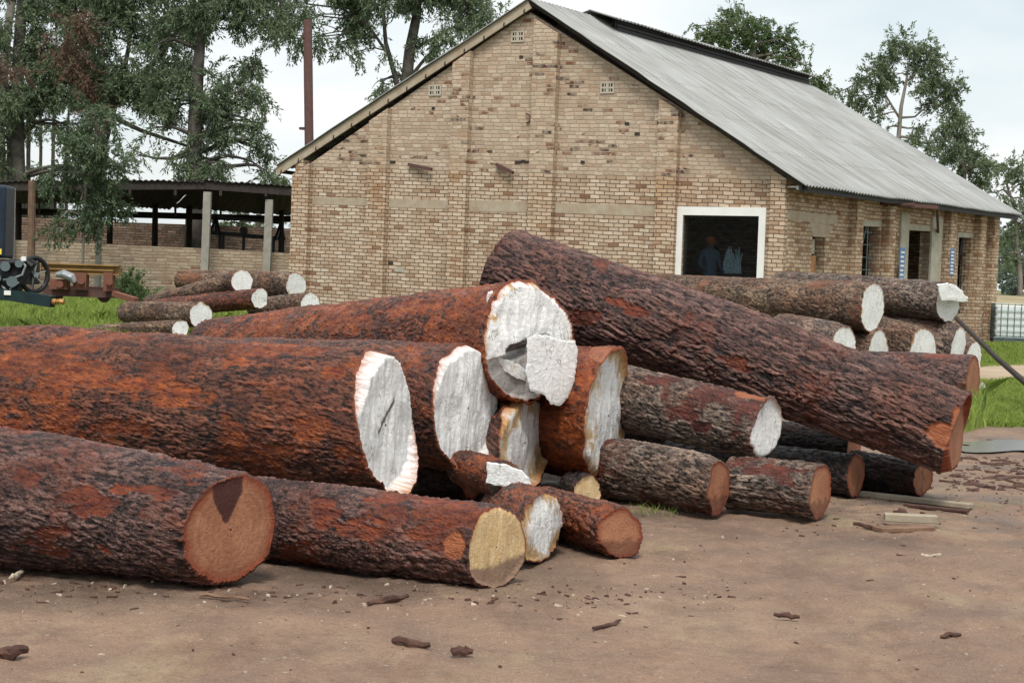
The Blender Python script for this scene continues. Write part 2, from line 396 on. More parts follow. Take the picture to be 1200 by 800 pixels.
# ------------------------------------------------------------------ walls of the brick building
class Wall:
    def __init__(s, a, b, v0=0.0, shear=0.0):
        s.a = np.array(a[:2], float); d = np.array(b[:2], float) - s.a; s.L = np.linalg.norm(d); s.d = d / s.L
        n = np.array([s.d[1], -s.d[0]]); 
        s.n = n; s.k = shear
    def pt(s, u, z, off=0.0): q = s.a + u * s.d + off * s.n; return (q[0], q[1], z)
    def hit(s, px, py, off=0.0):
        dr = P(px, py, 1.0) - CAM; A = s.a + off * s.n - CAM[:2]
        t = (A @ s.n) / (dr[:2] @ s.n); p = CAM + t * dr
        return float((p[:2] - s.a) @ s.d), float(p[2])
    def prism(s, mb, poly, o0, o1):
        """poly (u,z); o0 back offset, o1 front offset (outwards)"""
        n = len(poly); V = [s.pt(u, z, o1) for u, z in poly] + [s.pt(u, z, o0) for u, z in poly]
        F_ = [tuple(range(n)), tuple(range(2 * n - 1, n - 1, -1))]
        uv = lambda u, z: (u, z + s.k * u)
        U = [[uv(u, z) for u, z in poly], [uv(u, z) for u, z in poly[::-1]]]
        for i in range(n):
            j = (i + 1) % n; (u0, z0), (u1, z1) = poly[i], poly[j]; F_.append((i, i + n, j + n, j))
            if abs(u1 - u0) > abs(z1 - z0): U.append([uv(u0, z0), uv(u0, z0 + o1 - o0), uv(u1, z1 + o1 - o0), uv(u1, z1)])
            else: U.append([uv(u0, z0), uv(u0 + o1 - o0, z0), uv(u1 + o1 - o0, z1), uv(u1, z1)])
        mb.add(V, F_, U)
CL = P(346, 200, 42.0); CR = P(925, 207, 36.0); CF = P(1166, 246, 46.0)
GW = Wall(CL, CR, shear=.022); SW = Wall(CR, CF)
CB = CL + (CF - CR)
BASE = -.3
T = .26
rb = empty('brick_building', (float(CR[0]), float(CR[1]), 0), 'cream brick sawmill building with grey sheet roof, white framed window and gable end', 'building')
# roof geometry: corner points of the two slopes
RF = P(619, -3, 38.6); RB = P(931, 87, 49.2); EF = P(945, 217, 35.4); EB = P(1198, 252, 46.6)
LF = P(322, 194, 42.2); LB = LF + (RB - RF)
wapex = GW.hit(620, 13); wl_ = GW.hit(346, 203); wr = GW.hit(925, 206)
def top_z(u):
    if u < wapex[0]: t = (u - 0) / wapex[0]; return wl_[1] + t * (wapex[1] - wl_[1]) - .02
    t = (u - wapex[0]) / (GW.L - wapex[0]); return wapex[1] + t * (wr[1] - wapex[1]) - .02
wx0, wz1 = GW.hit(801, 252); wx1, _ = GW.hit(890, 253); _, wzb = GW.hit(840, 345)
mb = MB()
def strip(u0, u1, zb=None):
    us = sorted(set([u0, u1] + ([wapex[0]] if u0 < wapex[0] < u1 else [])))
    pl = [(u0, zb if zb is not None else BASE), (u1, zb if zb is not None else BASE)] + [(u, top_z(u)) for u in us[::-1]]
    GW.prism(mb, pl, -T, 0)
strip(0, wx0); strip(wx0, wx1, wz1); strip(wx1, GW.L)
GW.prism(mb, [(wx0, BASE), (wx1, BASE), (wx1, wzb), (wx0, wzb)], -T, 0)
mb.build('gable_wall', MAT['brick'], rb)
# gable pilasters
for (xa, xb) in [(346, 365), (434, 455), (529, 549), (622, 650), (771, 794), (905, 925)]:
    ua = GW.hit(xa, 260)[0]; ub = GW.hit(xb, 260)[0]; ua = max(ua, .0); ub = min(ub, GW.L)
    m_ = MB(); us = [ua, ub]
    GW.prism(m_, [(ua, BASE), (ub, BASE), (ub, top_z(ub) - .05), (ua, top_z(ua) - .05)], .002, .19)
    m_.build('pilaster', MAT['brick_pil'], rb)
# ring beam of concrete between pilasters
for (xa, xb, y0, y1, y0b, y1b) in [(366, 433, 231, 239.5, 233, 241), (456, 528, 233, 243, 235, 245), (550, 621, 234.5, 248, 236, 249), (651, 770, 238, 249.5, 241, 254), (795, 800, 241, 253.5, 241.5, 254)]:
    A = GW.hit(xa, y0); B = GW.hit(xb, y0b); C_ = GW.hit(xb, y1b); D = GW.hit(xa, y1)
    m_ = MB(); GW.prism(m_, [D, C_, B, A], -.05, .006); m_.build('ring_beam', MAT['concrete'], rb)
# breeze vents of white block
for (cx, cy) in [(607, 43), (510, 106), (712, 103)]:
    u, z = GW.hit(cx, cy); m_ = MB()
    for (du, dz, hw, hh) in [(0, .11, .17, .018), (0, -.11, .17, .018), (-.15, 0, .02, .12), (.15, 0, .02, .12), (0, 0, .035, .11), (-.075, 0, .012, .11), (.075, 0, .012, .11), (0, 0, .15, .02)]:
        GW.prism(m_, [(u + du - hw, z + dz - hh), (u + du + hw, z + dz - hh), (u + du + hw, z + dz + hh), (u + du - hw, z + dz + hh)], .004, .02 + .001 * abs(hw * 10))
    m_.build('vent_block', MAT['vent'], rb)
    m_ = MB(); GW.prism(m_, [(u - .14, z - .1), (u + .14, z - .1), (u + .14, z + .1), (u - .14, z + .1)], .0, .003); m_.build('vent_dark_plate', MAT['black'], rb)  # black plate on the solid wall, painted shade of the vent holes
# lumber and iron left in the wall
for (xa, ya, xb, yb) in [(480, 193, 509, 199), (583, 193, 604, 203), (1e9, 0, 0, 0)]:
    if xa > 1e8: continue
    a = GW.hit(xa, ya); b = GW.hit(xb, yb); m_ = MB()
    m_.bar(GW.pt(a[0], a[1], .05), GW.pt(b[0], b[1], .12), .07, .075); m_.build('timber_stub', MAT['rust'], rb)
for (cx, cy, r) in [(549, 107, .07), (618, 139, .10)]:
    u, z = GW.hit(cx, cy); m_ = MB()
    pts = [GW.pt(u + r * math.cos(a), z + r * math.sin(a), .04 + .01 * math.sin(a)) for a in np.linspace(-1.6, 1.7, 9)]
    m_.tube([GW.pt(u + .02, z - r, .0)] + pts, .016, 6); m_.build('iron_hook', MAT['rust'], rb)
rs = random.Random(3)
for (cx, cy) in [(611, 67), (618, 190), (613, 189), (607, 190), (458, 308), (508, 127), (540, 165), (538, 172), (735, 145), (683, 190), (460, 190), (747, 157)]:
    u, z = GW.hit(cx, cy); hw = rs.uniform(.04, .09); m_ = MB()
    GW.prism(m_, [(u - hw, z - .035), (u + hw, z - .03), (u + hw * .9, z + .03), (u - hw, z + .035)], .0, .012); m_.build('broken_brick', MAT['dark'], rb)
u0, z0 = GW.hit(468, 315); m_ = MB(); GW.prism(m_, [(u0 - .14, z0 - .07), (u0 + .12, z0 - .08), (u0 + .13, z0 + .05), (u0 - .1, z0 + .06)], 0, .008); m_.build('mortar_patch', MAT['plaster'], rb)
# white window surround, frame, glass
wf = empty('w', (0, 0, 0), None, None); 
ox0, oz1 = GW.hit(790.5, 242); ox1, _ = GW.hit(898.5, 243)
m_ = MB()
for pl in [[(ox0, wzb - .15), (wx0, wzb - .15), (wx0, wz1), (ox0, wz1)], [(wx1, wzb - .15), (ox1, wzb - .15), (ox1, wz1), (wx1, wz1)], [(ox0, wz1), (ox1, wz1), (ox1, oz1), (ox0, oz1)], [(wx0, wzb - .15), (wx1, wzb - .15), (wx1, wzb), (wx0, wzb)]]:
    GW.prism(m_, pl, -.02, .035)
win = m_.build('window', MAT['white'], rb); win['label'] = 'large window with wide white painted surround'
bpy.data.objects.remove(wf)
m_ = MB(); e = .045
for pl in [[(wx0, wzb), (wx0 + e, wzb), (wx0 + e, wz1), (wx0, wz1)], [(wx1 - e, wzb), (wx1, wzb), (wx1, wz1), (wx1 - e, wz1)], [(wx0 + e, wz1 - e), (wx1 - e, wz1 - e), (wx1 - e, wz1), (wx0 + e, wz1)], [(wx0 + e, wzb), (wx1 - e, wzb), (wx1 - e, wzb + e), (wx0 + e, wzb + e)]]:
    GW.prism(m_, pl, -.13, -.07)
m_.build('frame', MAT['black'], win)
m_ = MB(); GW.prism(m_, [(wx0 + e, wzb + e), (wx1 - e, wzb + e), (wx1 - e, wz1 - e), (wx0 + e, wz1 - e)], -.105, -.1); m_.build('pane', MAT['glass'], win)

# side wall with openings
def su(px): return SW.hit(px, 300)[0]
def sz(px, py): return SW.hit(px, py)[1]
eave_z0 = sz(930, 208) - .0; eave_z1 = sz(1160, 246) - .1
def sez(u): return eave_z0 + (eave_z1 - eave_z0) * u / SW.L
ops = [(su(951), su(966), sz(958, 277), .9), (su(1004), su(1030), sz(1017, 264.5), .95), (su(1062), su(1089), sz(1075, 269.5), .3), (su(1123), su(1137), sz(1130, 278), .95)]
m_ = MB(); cur = T
for (a, b, zt, zb) in ops:
    SW.prism(m_, [(cur if cur > T else 0.0, BASE), (a, BASE), (a, sez(a)), (cur if cur > T else 0.0, sez(cur))], -T, 0)
    SW.prism(m_, [(a, zt), (b, zt), (b, sez(b)), (a, sez(a))], -T, 0)
    if zb > BASE: SW.prism(m_, [(a, BASE), (b, BASE), (b, zb), (a, zb)], -T, 0)
    cur = b
SW.prism(m_, [(cur, BASE), (SW.L, BASE), (SW.L, sez(SW.L)), (cur, sez(cur))], -T, 0)
m_.build('side_wall', MAT['brick_side'], rb)
for xa in [993, 1032, 1104.5, 1140, 1156]:
    a = su(xa); b = min(a + .36, SW.L - .002); m_ = MB(); SW.prism(m_, [(a, BASE), (b, BASE), (b, sez(b) - .02), (a, sez(a) - .02)], .002, .2)
    m_.build('pilaster', MAT['brick_side'], rb)
a = .02; b = su(979); m_ = MB(); SW.prism(m_, [(a, sz(930, 258)), (b, sz(977, 263)), (b, sz(977, 253)), (a, sz(931, 247))], -.05, .006); m_.build('ring_beam', MAT['concrete'], rb)
m_ = MB(); SW.prism(m_, [(su(951), sz(951, 277)), (su(968), sz(968, 278)), (su(975), sz(975, 265)), (su(947), sz(947, 259.5))], -.05, .007); m_.build('cement_patch', MAT['concrete'], rb)
for (xa, xb, y0, y1) in [(1001, 1031, 257, 264.3), (1058, 1094, 262, 269.3), (1121, 1139, 272, 277.8)]:
    m_ = MB(); SW.prism(m_, [(su(xa), sz(xa, y1)), (su(xb), sz(xb, y1 + (xb - xa) * .05)), (su(xb), sz(xb, y0 + (xb - xa) * .08)), (su(xa), sz(xa, y0))], -.05, .009); m_.build('lintel', MAT['plaster'], rb)
# rendered door jambs
zt = ops[2][2]
for (xa, xb) in [(1052.5, 1062), (1089, 1101)]:
    m_ = MB(); SW.prism(m_, [(su(xa), .2), (su(xb), .2), (su(xb), zt + .35), (su(xa), zt + .35)], -.2, .05); m_.build('door_jamb', MAT['plaster'], rb)
# window grilles, joinery
for k in (1, 3):
    a, b, zt, zb = ops[k]; m_ = MB()
    for i in range(7):
        z = zb + (zt - zb) * (i + .5) / 7; m_.bar(SW.pt(a, z, -.12), SW.pt(b, z, -.12), .02, .02)
    for i in range(1, 3): u = a + (b - a) * i / 3; m_.bar(SW.pt(u, zb, -.12), SW.pt(u, zt, -.12), .025, .025)
    m_.bar(SW.pt(a, zb + .6, -.1), SW.pt(a + (b - a) * .55, zt, -.1), .03, .03)
    m_.build('window_grille', MAT['black' if k == 3 else 'cage'], rb)
a, b, zt, zb = ops[0]; m_ = MB(); SW.prism(m_, [(a, zb), (a + (b - a) * .68, zb), (a + (b - a) * .68, zt - .42), (a, zt - .42)], -.18, -.1); m_.build('window_shutter', MAT['doorwood'], rb)
m_ = MB(); SW.prism(m_, [(a, zt - .38), (a + (b - a) * .6, zt - .38), (a + (b - a) * .6, zt - .06), (a, zt - .06)], -.18, -.12); m_.build('window_shutter', MAT['plaster'], rb)
# other two walls
BWall = Wall(CF, CB); LW = Wall(CB, CL)
for Wd, nm in ((BWall, 'rear_wall'), (LW, 'left_wall')):
    m_ = MB(); zt = 3.7 if nm == 'left_wall' else None
    if zt: Wd.prism(m_, [(0, BASE), (Wd.L, BASE), (Wd.L, 4.2), (0, 3.9)], -T, -.003)
    else: Wd.prism(m_, [(0, BASE), (Wd.L, BASE), (Wd.L, 3.7), (Wd.L * .52, RB[2] - .15), (0, 3.6)], -T, -.003)
    m_.build(nm, MAT['brick_side'], rb)
# floor inside
m_ = MB(); c4 = [CL, CR, CF, CB]; ctr = sum(c4) / 4; q = [ctr + (p - ctr) * .965 for p in c4]
m_.add([(p[0], p[1], .8) for p in q] + [(p[0], p[1], .6) for p in q], [(0, 1, 2, 3), (7, 6, 5, 4)]); m_.build('floor_slab', MAT['inside'], rb)

# roof: bilinear slopes with real corrugation
def slope(name, A, B, C_, D, nu, nv, amp=.022, pitch=.16, thick=.02, mat=None, wob=.03, parent=None):
    """A eave-front, B eave-back, C ridge-back, D ridge-front"""
    A, B, C_, D = map(lambda p: np.array(p, float), (A, B, C_, D))
    u = np.linspace(0, 1, nu)[None, :, None]; v = np.linspace(0, 1, nv)[:, None, None]
    Pm = (A * (1 - u) + B * u) * (1 - v) + (D * (1 - u) + C_ * u) * v
    Lu = np.linalg.norm(B - A); Lv = np.linalg.norm(D - A)
    n = np.cross(B - A, D - A); n /= np.linalg.norm(n); n = n if n[2] > 0 else -n
    uu = (u[..., 0] * Lu); vv = v[..., 0] * Lv
    h = amp * np.sin(2 * math.pi * uu / pitch) + wob * (fbm(uu * .7 + 0 * vv, vv * .6 + 0 * uu, 5, 3) - .5)
    h = h - .02 * np.mod(vv, 1.55) / 1.55 + 0 * uu
    h[0, :] += .03 * (vnoise2(uu[0] * 1.1, uu[0] * 0, 11) - .5)
    Pt = Pm + h[..., None] * n; Pb = Pt - thick * n
    N_ = nu * nv; ii = np.arange(N_).reshape(nv, nu)
    q = np.stack([ii[:-1, :-1], ii[:-1, 1:], ii[1:, 1:], ii[1:, :-1]], -1).reshape(-1, 4)
    Fs = [q, q[:, ::-1] + N_]
    def edge(a): return np.stack([a[:-1], a[1:], a[1:] + N_, a[:-1] + N_], -1)
    Fs += [edge(ii[0]), edge(ii[-1]), edge(ii[:, 0]), edge(ii[:, -1])]
    Fc = np.concatenate(Fs); V = np.concatenate([Pt.reshape(-1, 3), Pb.reshape(-1, 3)])
    uvv = np.stack([np.broadcast_to(uu, (nv, nu)), np.broadcast_to(vv, (nv, nu))], -1).reshape(-1, 2); uvv = np.concatenate([uvv, uvv])
    return mesh_np(name, V, Fc, mat or MAT['roof'], uv=uvv[Fc.ravel()], smooth=False, parent=parent)
roof = slope('roof', EF, EB, RB, RF, 620, 25, parent=rb)
slope('roof', LF, LB, RB, RF, 400, 14, parent=rb)
# barge boards under the rakes and rafters under the eave
m_ = MB(); dn = np.array([0, 0, -.17])
m_.bar(LF + dn * .9 + (RB - RF) * .006, RF + dn * .9 + (RB - RF) * .006, .05, .20); m_.build('barge_board', MAT['concrete'], rb)
m_ = MB(); m_.bar(EF + dn * .5 + (RB - RF) * .01, RF + dn * .5 + (RB - RF) * .01, .05, .10); m_.build('barge_board', MAT['dark'], rb)
m_ = MB()
for t in np.linspace(.02, .98, 14):
    a = LF + (LB - LF) * 0; 
    p = LF * (1 - t) + RF * t + dn * 1.3; m_.bar(p + (RB - RF) * .004, p + (RB - RF) * .09, .06, .09)
m_.build('purlin_ends', MAT['dark'], rb)
m_ = MB(); m_.bar(EF + dn * .9 + (RF - EF) * .02, EB + dn * .9 + (RB - EB) * .02, .06, .12); m_.build('eave_board', MAT['black'], rb)
m_ = MB()
for t in np.linspace(.05, .97, 10):
    p = EF * (1 - t) + EB * t; q = RF * (1 - t) + RB * t; m_.bar(p + (q - p) * .03 + dn, p + (q - p) * .95 + dn * 2.0, .06, .12)
m_.build('rafters', MAT['dark'], rb)
# ridge ventilator
ra = RF + (RB - RF) * .215; rbk = RF + (RB - RF) * .985; ux = (RB - RF) / np.linalg.norm(RB - RF)
sR = (EF - RF) / np.linalg.norm(EF - RF); sL = (LF - RF) / np.linalg.norm(LF - RF)
hR = np.array([sR[0], sR[1], 0]); hR /= np.linalg.norm(hR); hL = np.array([sL[0], sL[1], 0]); hL /= np.linalg.norm(hL)
wv = .5
m_ = MB()
for t in np.linspace(0, 1, 34):
    p = ra * (1 - t) + rbk * t
    for hh in (hR, hL): m_.bar(p + hh * wv - up * .4, p + hh * wv - up * .06, .05, .05)
for hh in (hR, hL):
    for z in (-.30, -.21, -.12): m_.bar(ra + hh * (wv + .03) + up * z, rbk + hh * (wv + .03) + up * z, .05, .07)
    m_.bar(ra + hh * (wv - .08) - up * .26, rbk + hh * (wv - .08) - up * .26, .02, .36)
m_.build('ridge_vent', MAT['black'], rb)
top0, top1 = ra + up * .13 - ux * .35, rbk + up * .13 + ux * .25
for hh in (hR, hL):
    slope('vent_roof', top0 + hh * .72 - up * .23, top1 + hh * .72 - up * .23, top1, top0, 220, 5, amp=.014, parent=rb, wob=.02)
# floodlight, canopy frame
u, z = SW.hit(938, 219, .3); m_ = MB(); m_.box(SW.pt(u, z, .35), (.11, .05, .09), [np.array([.9, -.3, -.3]) / np.linalg.norm([.9, -.3, -.3]), np.array([.3, .95, 0]), np.array([.3, 0, .95])]); m_.bar(SW.pt(u, z, 0), SW.pt(u, z, .3), .03, .03)
fl = m_.build('floodlight', MAT['white'], rb)
m_ = MB(); A = SW.hit(1032, 238, .02); B = SW.hit(1098, 243, .7)
m_.bar(SW.pt(A[0], A[1], .02), SW.pt(B[0], B[1], .7), .08, .09); m_.bar(SW.pt(A[0] + .2, A[1] - .05, .02), SW.pt(A[0] + .25, A[1], .75), .06, .06)
B2 = SW.hit(1098, 272, .02); m_.bar(SW.pt(B[0], B[1], .7), SW.pt(B2[0], B2[1], .05), .06, .06); m_.build('canopy_bracket', MAT['rust'], rb)
for i, (xa, xb, y0, y1) in enumerate([(1045, 1050.5, 290, 330), (1104.5, 1109, 291, 322)]):
    m_ = MB(); SW.prism(m_, [(su(xa), sz(xa, y1)), (su(xb), sz(xb, y1)), (su(xb), sz(xb, y0)), (su(xa), sz(xa, y0))], .203, .215)
    bd = m_.build('notice_board', MAT['blue'], rb)
    m_ = MB(); a, b = su(xa), su(xb); zz0, zz1 = sz(xa, y1), sz(xa, y0)
    for k in range(7): z = zz0 + (zz1 - zz0) * (k + .6) / 7.6; m_.bar(SW.pt(a + .03, z, .217), SW.pt(b - .03 - .02 * (k % 3), z, .217), .004, .04)
    m_.build('notice_lines', MAT['white'], bd)

# things seen inside the big window
FLR = .8
def inside(px, back): 
    d0 = GW.hit(px, 300)[0]; b = GW.pt(d0, 0, -back); k = np.array([b[0], b[1]]); k = k * (1 + 0.0); return k
def person(px, back, facing):
    dr = P(px, 300, 1.0) - CAM; A = GW.a - back * GW.n; t = (A @ GW.n) / (dr[:2] @ GW.n); b = dr * t
    root = empty('person', (b[0], b[1], FLR), 'person in dark work clothes and orange cap standing behind the glass', 'person')
    V = [(0, 0, .92), (0, 0, 1.15), (0, 0, 1.40), (0, .0, 1.52), (0, -.01, 1.62), (0, -.01, 1.70),
         (.19, 0, 1.42), (.25, .02, 1.14), (.24, -.18, 1.0), (.23, -.26, .98), (-.19, 0, 1.42), (-.26, .02, 1.14), (-.2, -.2, 1.02), (-.18, -.28, 1.0),
         (.1, 0, .88), (.11, -.02, .48), (.11, .02, .08), (.12, -.13, .04), (-.1, 0, .88), (-.12, .02, .48), (-.12, .05, .08), (-.13, -.10, .04)]
    E = [(0, 1), (1, 2), (2, 3), (3, 4), (4, 5), (2, 6), (6, 7), (7, 8), (8, 9), (2, 10), (10, 11), (11, 12), (12, 13), (0, 14), (14, 15), (15, 16), (16, 17), (0, 18), (18, 19), (19, 20), (20, 21)]
    R = [.15, .14, .16, .06, .095, .085, .075, .05, .038, .035, .075, .05, .038, .035, .1, .065, .045, .04, .1, .065, .045, .04]
    me = bpy.data.meshes.new('body'); me.from_pydata(V, E, []); o = bpy.data.objects.new('body', me); COL.objects.link(o)
    me.materials.append(MAT['cloth'])
    md = o.modifiers.new('skin', 'SKIN'); o.modifiers.new('sub', 'SUBSURF').levels = 2; o.modifiers['sub'].render_levels = 2
    if not me.skin_vertices: me.attributes.get('skin')
    sv = me.skin_vertices[0].data if me.skin_vertices else None
    if sv:
        for i, r in enumerate(R): sv[i].radius = (r, r * .8)
        sv[0].use_root = True
    o.parent = root; root.rotation_euler[2] = facing
    mb2 = MB(); mb2.tube([(0, -.01, 1.55), (0, -.015, 1.60), (0, -.02, 1.66), (0, -.015, 1.72)], [.05, .088, .10, .06], 12); h = mb2.build('head', MAT['skin'], None, True); h.parent = root
    mb2 = MB(); mb2.tube([(0, 0, 1.67), (0, 0, 1.72), (0, 0, 1.77), (0, 0, 1.79)], [.112, .115, .085, .02], 14); mb2.box((0, -.14, 1.68), (.07, .06, .008)); h = mb2.build('cap', MAT['cap'], None, False); h.parent = root
person(832, 1.6, .4)
dr = P(865, 300, 1.0) - CAM; A = GW.a - 2.0 * GW.n; tpos = dr * ((A @ GW.n) / (dr[:2] @ GW.n))
tr = empty('workbench', (tpos[0], tpos[1], FLR), 'dark workbench standing inside behind the white framed window', 'table')
m_ = MB(); m_.box((tpos[0], tpos[1], FLR + .92), (.5, .35, .04)); m_.build('table_top', MAT['dark'], tr)
for sx in (-.44, .44):
    for sy in (-.3, .3): m_ = MB(); m_.bar((tpos[0] + sx, tpos[1] + sy, FLR), (tpos[0] + sx, tpos[1] + sy, FLR + .88), .06, .06); m_.build('leg', MAT['dark'], tr)
mb2 = MB()
for i in range(9):
    a = i * .7; x0 = tpos[0] - .12 + .045 * (i - 4); mb2.tube([(x0, tpos[1] + .05 * math.sin(a), FLR + .965), (x0 + .02 * math.sin(a * 2), tpos[1] + .05, FLR + 1.2), (x0 + .05 * math.cos(a), tpos[1] + .03, FLR + 1.5 + .08 * math.sin(3 * a))], [.03, .035, .015], 6)
tag(mb2.build('plastic_sheeting', MAT['sheet']), 'bundle of pale blue plastic sheeting standing on the workbench indoors', 'plastic sheeting')

# ------------------------------------------------------------------ chimney pipe
mb = MB(); pb = P(360, 300, 47.0); pb[2] = 0
ptop = P(360.5, 24, 47.0)
t_ = empty('chimney_pipe', (pb[0], pb[1], .4), 'tall rusty steel chimney pipe rising behind the low end of the gable', 'chimney')
mb.tube([(pb[0], pb[1], .3), (pb[0] - .0, pb[1], 4), (ptop[0], ptop[1], ptop[2])], .125, 16); mb.build('pipe', MAT['rust'], t_, False)
mb = MB(); mb.tube([(ptop[0], ptop[1], ptop[2] - .5), (ptop[0], ptop[1], ptop[2] - .44)], .15, 16); mb.build('flange', MAT['rust'], t_); mb = MB(); mb.tube([(ptop[0], ptop[1], ptop[2] - 3.), (ptop[0], ptop[1], ptop[2] - 2.94)], .15, 16); mb.build('flange', MAT['rust'], t_)

# ------------------------------------------------------------------ open shed with two brick walls
def PG(px, py, d):  # point, x,y from pixel and depth
    return P(px, py, d)
sh = empty('open_shed', tuple(P(180, 330, 48)[:2]) + (.42,), 'low open shed with black sagging sheet roof on grey and brown posts', 'shed')
f0 = P(-60, 213, 46); f1 = P(51, 211, 46); f2 = P(240, 210, 46); f3 = P(365, 219, 46)
b0 = P(-60, 240, 55); b1 = P(60, 236, 55); b2 = P(200, 243, 55); b3 = P(365, 252, 55)
for (A, B, C_, D) in ((f0, f1, b1, b0), (f1, f2, b2, b1), (f2, f3, b3, b2)):
    slope('roof', A, B, C_, D, int(np.linalg.norm(B - A) * 22), 8, amp=.02, mat=MAT['shedroof'], parent=sh, wob=.12)
for (a, b, y) in ((f2, f3, 0), (f1, f2, 0), (f0, f1, 0)):
    m_ = MB(); m_.bar(a + np.array([0, .1, -.17]), b + np.array([0, .1, -.17]), .08, .2); m_.build('fascia_beam', MAT['dark'], sh)
m_ = MB()
for t in np.linspace(0, 1, 9): a = f0 * (1 - t) + f3 * t; b = b0 * (1 - t) + b3 * t; a[2] = min(a[2], f2[2]) - .2; b[2] -= .12; m_.bar(a, b, .07, .14)
m_.bar(b0 - up * .15, b3 - up * .15, .1, .2); m_.build('rafters', MAT['dark'], sh)
def post(px, ytop, d, r, mat, square=False, lean=0):
    a = P(px, ytop, d); z = float(ter(a[0], a[1])) - .1; m_ = MB(); bt = (a[0] + lean, a[1], z)
    if square: m_.bar(bt, a, r * 2, r * 2)
    else: m_.tube([bt, ((a[0] + bt[0]) / 2 + .02, a[1], (a[2] + z) / 2), a], [r * 1.1, r, r * .92], 9, wob=.05)
    return m_.build('post', mat, sh)
post(37.5, 212, 45.8, .105, MAT['postbrown']); post(13, 222, 46.2, .09, MAT['postgrey'], True); post(243.5, 225, 45.9, .10, MAT['postgrey'], True, -.03)
post(316, 234, 46.2, .10, MAT['postgrey'], True, -.04); post(115.5, 266, 45.6, .085, MAT['postgrey'])
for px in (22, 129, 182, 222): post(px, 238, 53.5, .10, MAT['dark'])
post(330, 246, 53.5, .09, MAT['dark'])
def low_wall(name, label, pts, d, mat, thick=.22):
    m_ = MB(); a = P(pts[0][0], pts[0][1], d); b = P(pts[-1][0], pts[-1][1], d); Wl = Wall(a, b)
    tops = [Wl.hit(x, y) for x, y in pts]
    poly = [(tops[0][0], -.2), (tops[-1][0], -.2)] + tops[::-1]; 
    for i in range(len(tops) - 1): Wl.prism(m_, [(tops[i][0], -.2), (tops[i + 1][0], -.2), tops[i + 1], tops[i]], -thick, 0)
    o = m_.build(name, mat); tag(o, label, 'wall'); return Wl
low_wall('brick_wall', 'low pale tan brick wall along the front of the open shed', [(-40, 279), (17, 281), (70, 283), (152, 287.5), (240, 291), (346, 297)], 46.6, MAT['brick_low'])
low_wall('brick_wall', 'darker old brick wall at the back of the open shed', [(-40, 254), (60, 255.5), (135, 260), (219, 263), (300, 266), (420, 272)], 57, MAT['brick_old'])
# black saw bench frame inside
sb = empty('saw_frame', tuple(P(292, 280, 49)[:2]) + (.42,), 'black steel saw frame with two A-shaped trestles standing under the shed roof', 'machine')
def B(mb_, x0, y0, x1, y1, d0, d1, w, h=None): mb_.bar(P(x0, y0, d0), P(x1, y1, d1), w, h or w)
m_ = MB(); B(m_, 249, 253.5, 333, 262, 49, 49, .07); m_.build('top_rail', MAT['black'], sb)
m_ = MB(); B(m_, 247, 272.5, 334, 280, 49, 49, .10, .12); m_.build('bed_rail', MAT['black'], sb)
for (x, yt, yb, xx) in ((253, 254, 274, 0), (329, 262, 281, 0)):
    m_ = MB(); B(m_, x, yt, x - 6, yb, 49, 48.7, .07); B(m_, x, yt, x + 4, yb, 49, 48.7, .07); B(m_, x, yt, x, yb, 49, 49.3, .06); m_.build('trestle', MAT['black'], sb)
for (x, yt, yb) in ((258, 274, 294), (262, 274, 294), (321, 279, 300), (332, 281, 300), (286, 273, 297)):
    m_ = MB(); a = P(x, yt, 49); b = a.copy(); b[2] = .4; m_.bar(a, b, .08, .1); m_.build('leg', MAT['black'], sb)
m_ = MB(); a = P(286.5, 270, 48.9); m_.tube([a, a + np.array([0, -.2, 0])], .11, 14); m_.build('pulley', MAT['black'], sb)

# ------------------------------------------------------------------ machine, trolley on the left
mc = empty('portable_sawmill', tuple(P(20, 350, 31)[:2]) + (.2,), 'navy and black sawmill machine with spoked wheel at the left edge in the grass', 'machine')
d = 31.0
m_ = MB(); a = P(-14, 217, d); b = P(-14, 302, d); ax = [np.array([1.0, 0, 0]), np.array([0, 1.0, 0]), np.array([0, 0, 1.0])]
m_.box((a + b) / 2, (.40, .3, (a[2] - b[2]) / 2), ax); pan = m_.build('side_panel', MAT['navy'], mc)
bv = pan.modifiers.new('b', 'BEVEL'); bv.width = .05; bv.segments = 3
m_ = MB(); c = P(5, 295, d) + np.array([0, -.33, 0]); m_.box(c, (.05, .012, .05)); m_.build('sticker', MAT['sticker'], mc)
m_ = MB(); c = P(14, 262, d + .5); m_.box(P(14.5, 262, d + .3), (.035, .05, .65)); m_.build('upright', MAT['steel'], mc)
m_ = MB(); c = P(8, 318, d); m_.box(c, (.50, .35, .22)); c = P(-6, 338, d); m_.box(c, (.42, .3, .2)); m_.tube([P(0, 309, d - .4), P(30, 306, d - .4), P(38, 312, d - .4)], .05, 8); m_.build('engine_block', MAT['black'], mc)
m_ = MB()
for (x0, y0, r) in ((6, 312, .09), (22, 309, .07), (14, 330, .1), (-4, 326, .08)):
    m_.tube([P(x0, y0, d - .36), P(x0, y0, d - .55)], r, 10)
m_.build('engine_fittings', MAT['cage'], mc)
m_ = MB(); m_.tube([P(24, 303, d - .4), P(30, 312, d - .5), P(26, 322, d - .5), P(16, 326, d - .45), P(4, 328, d - .42)], .022, 8)
m_.tube([P(2, 335, d - .4), P(10, 342, d - .45), P(14, 336, d - .5), P(22, 331, d - .45)], .018, 8); m_.build('hose', MAT['steel'], mc)
m_ = MB(); B(m_, 16, 340, 40, 306, d - .3, d - .3, .14, .12); m_.build('arm', MAT['black'], mc)
m_ = MB(); cw = P(40, 322, d - .1); rw = .31; X_ = np.array([.55, -.83, 0]); X_ = np.array([.62, .78, 0]); Z_ = up
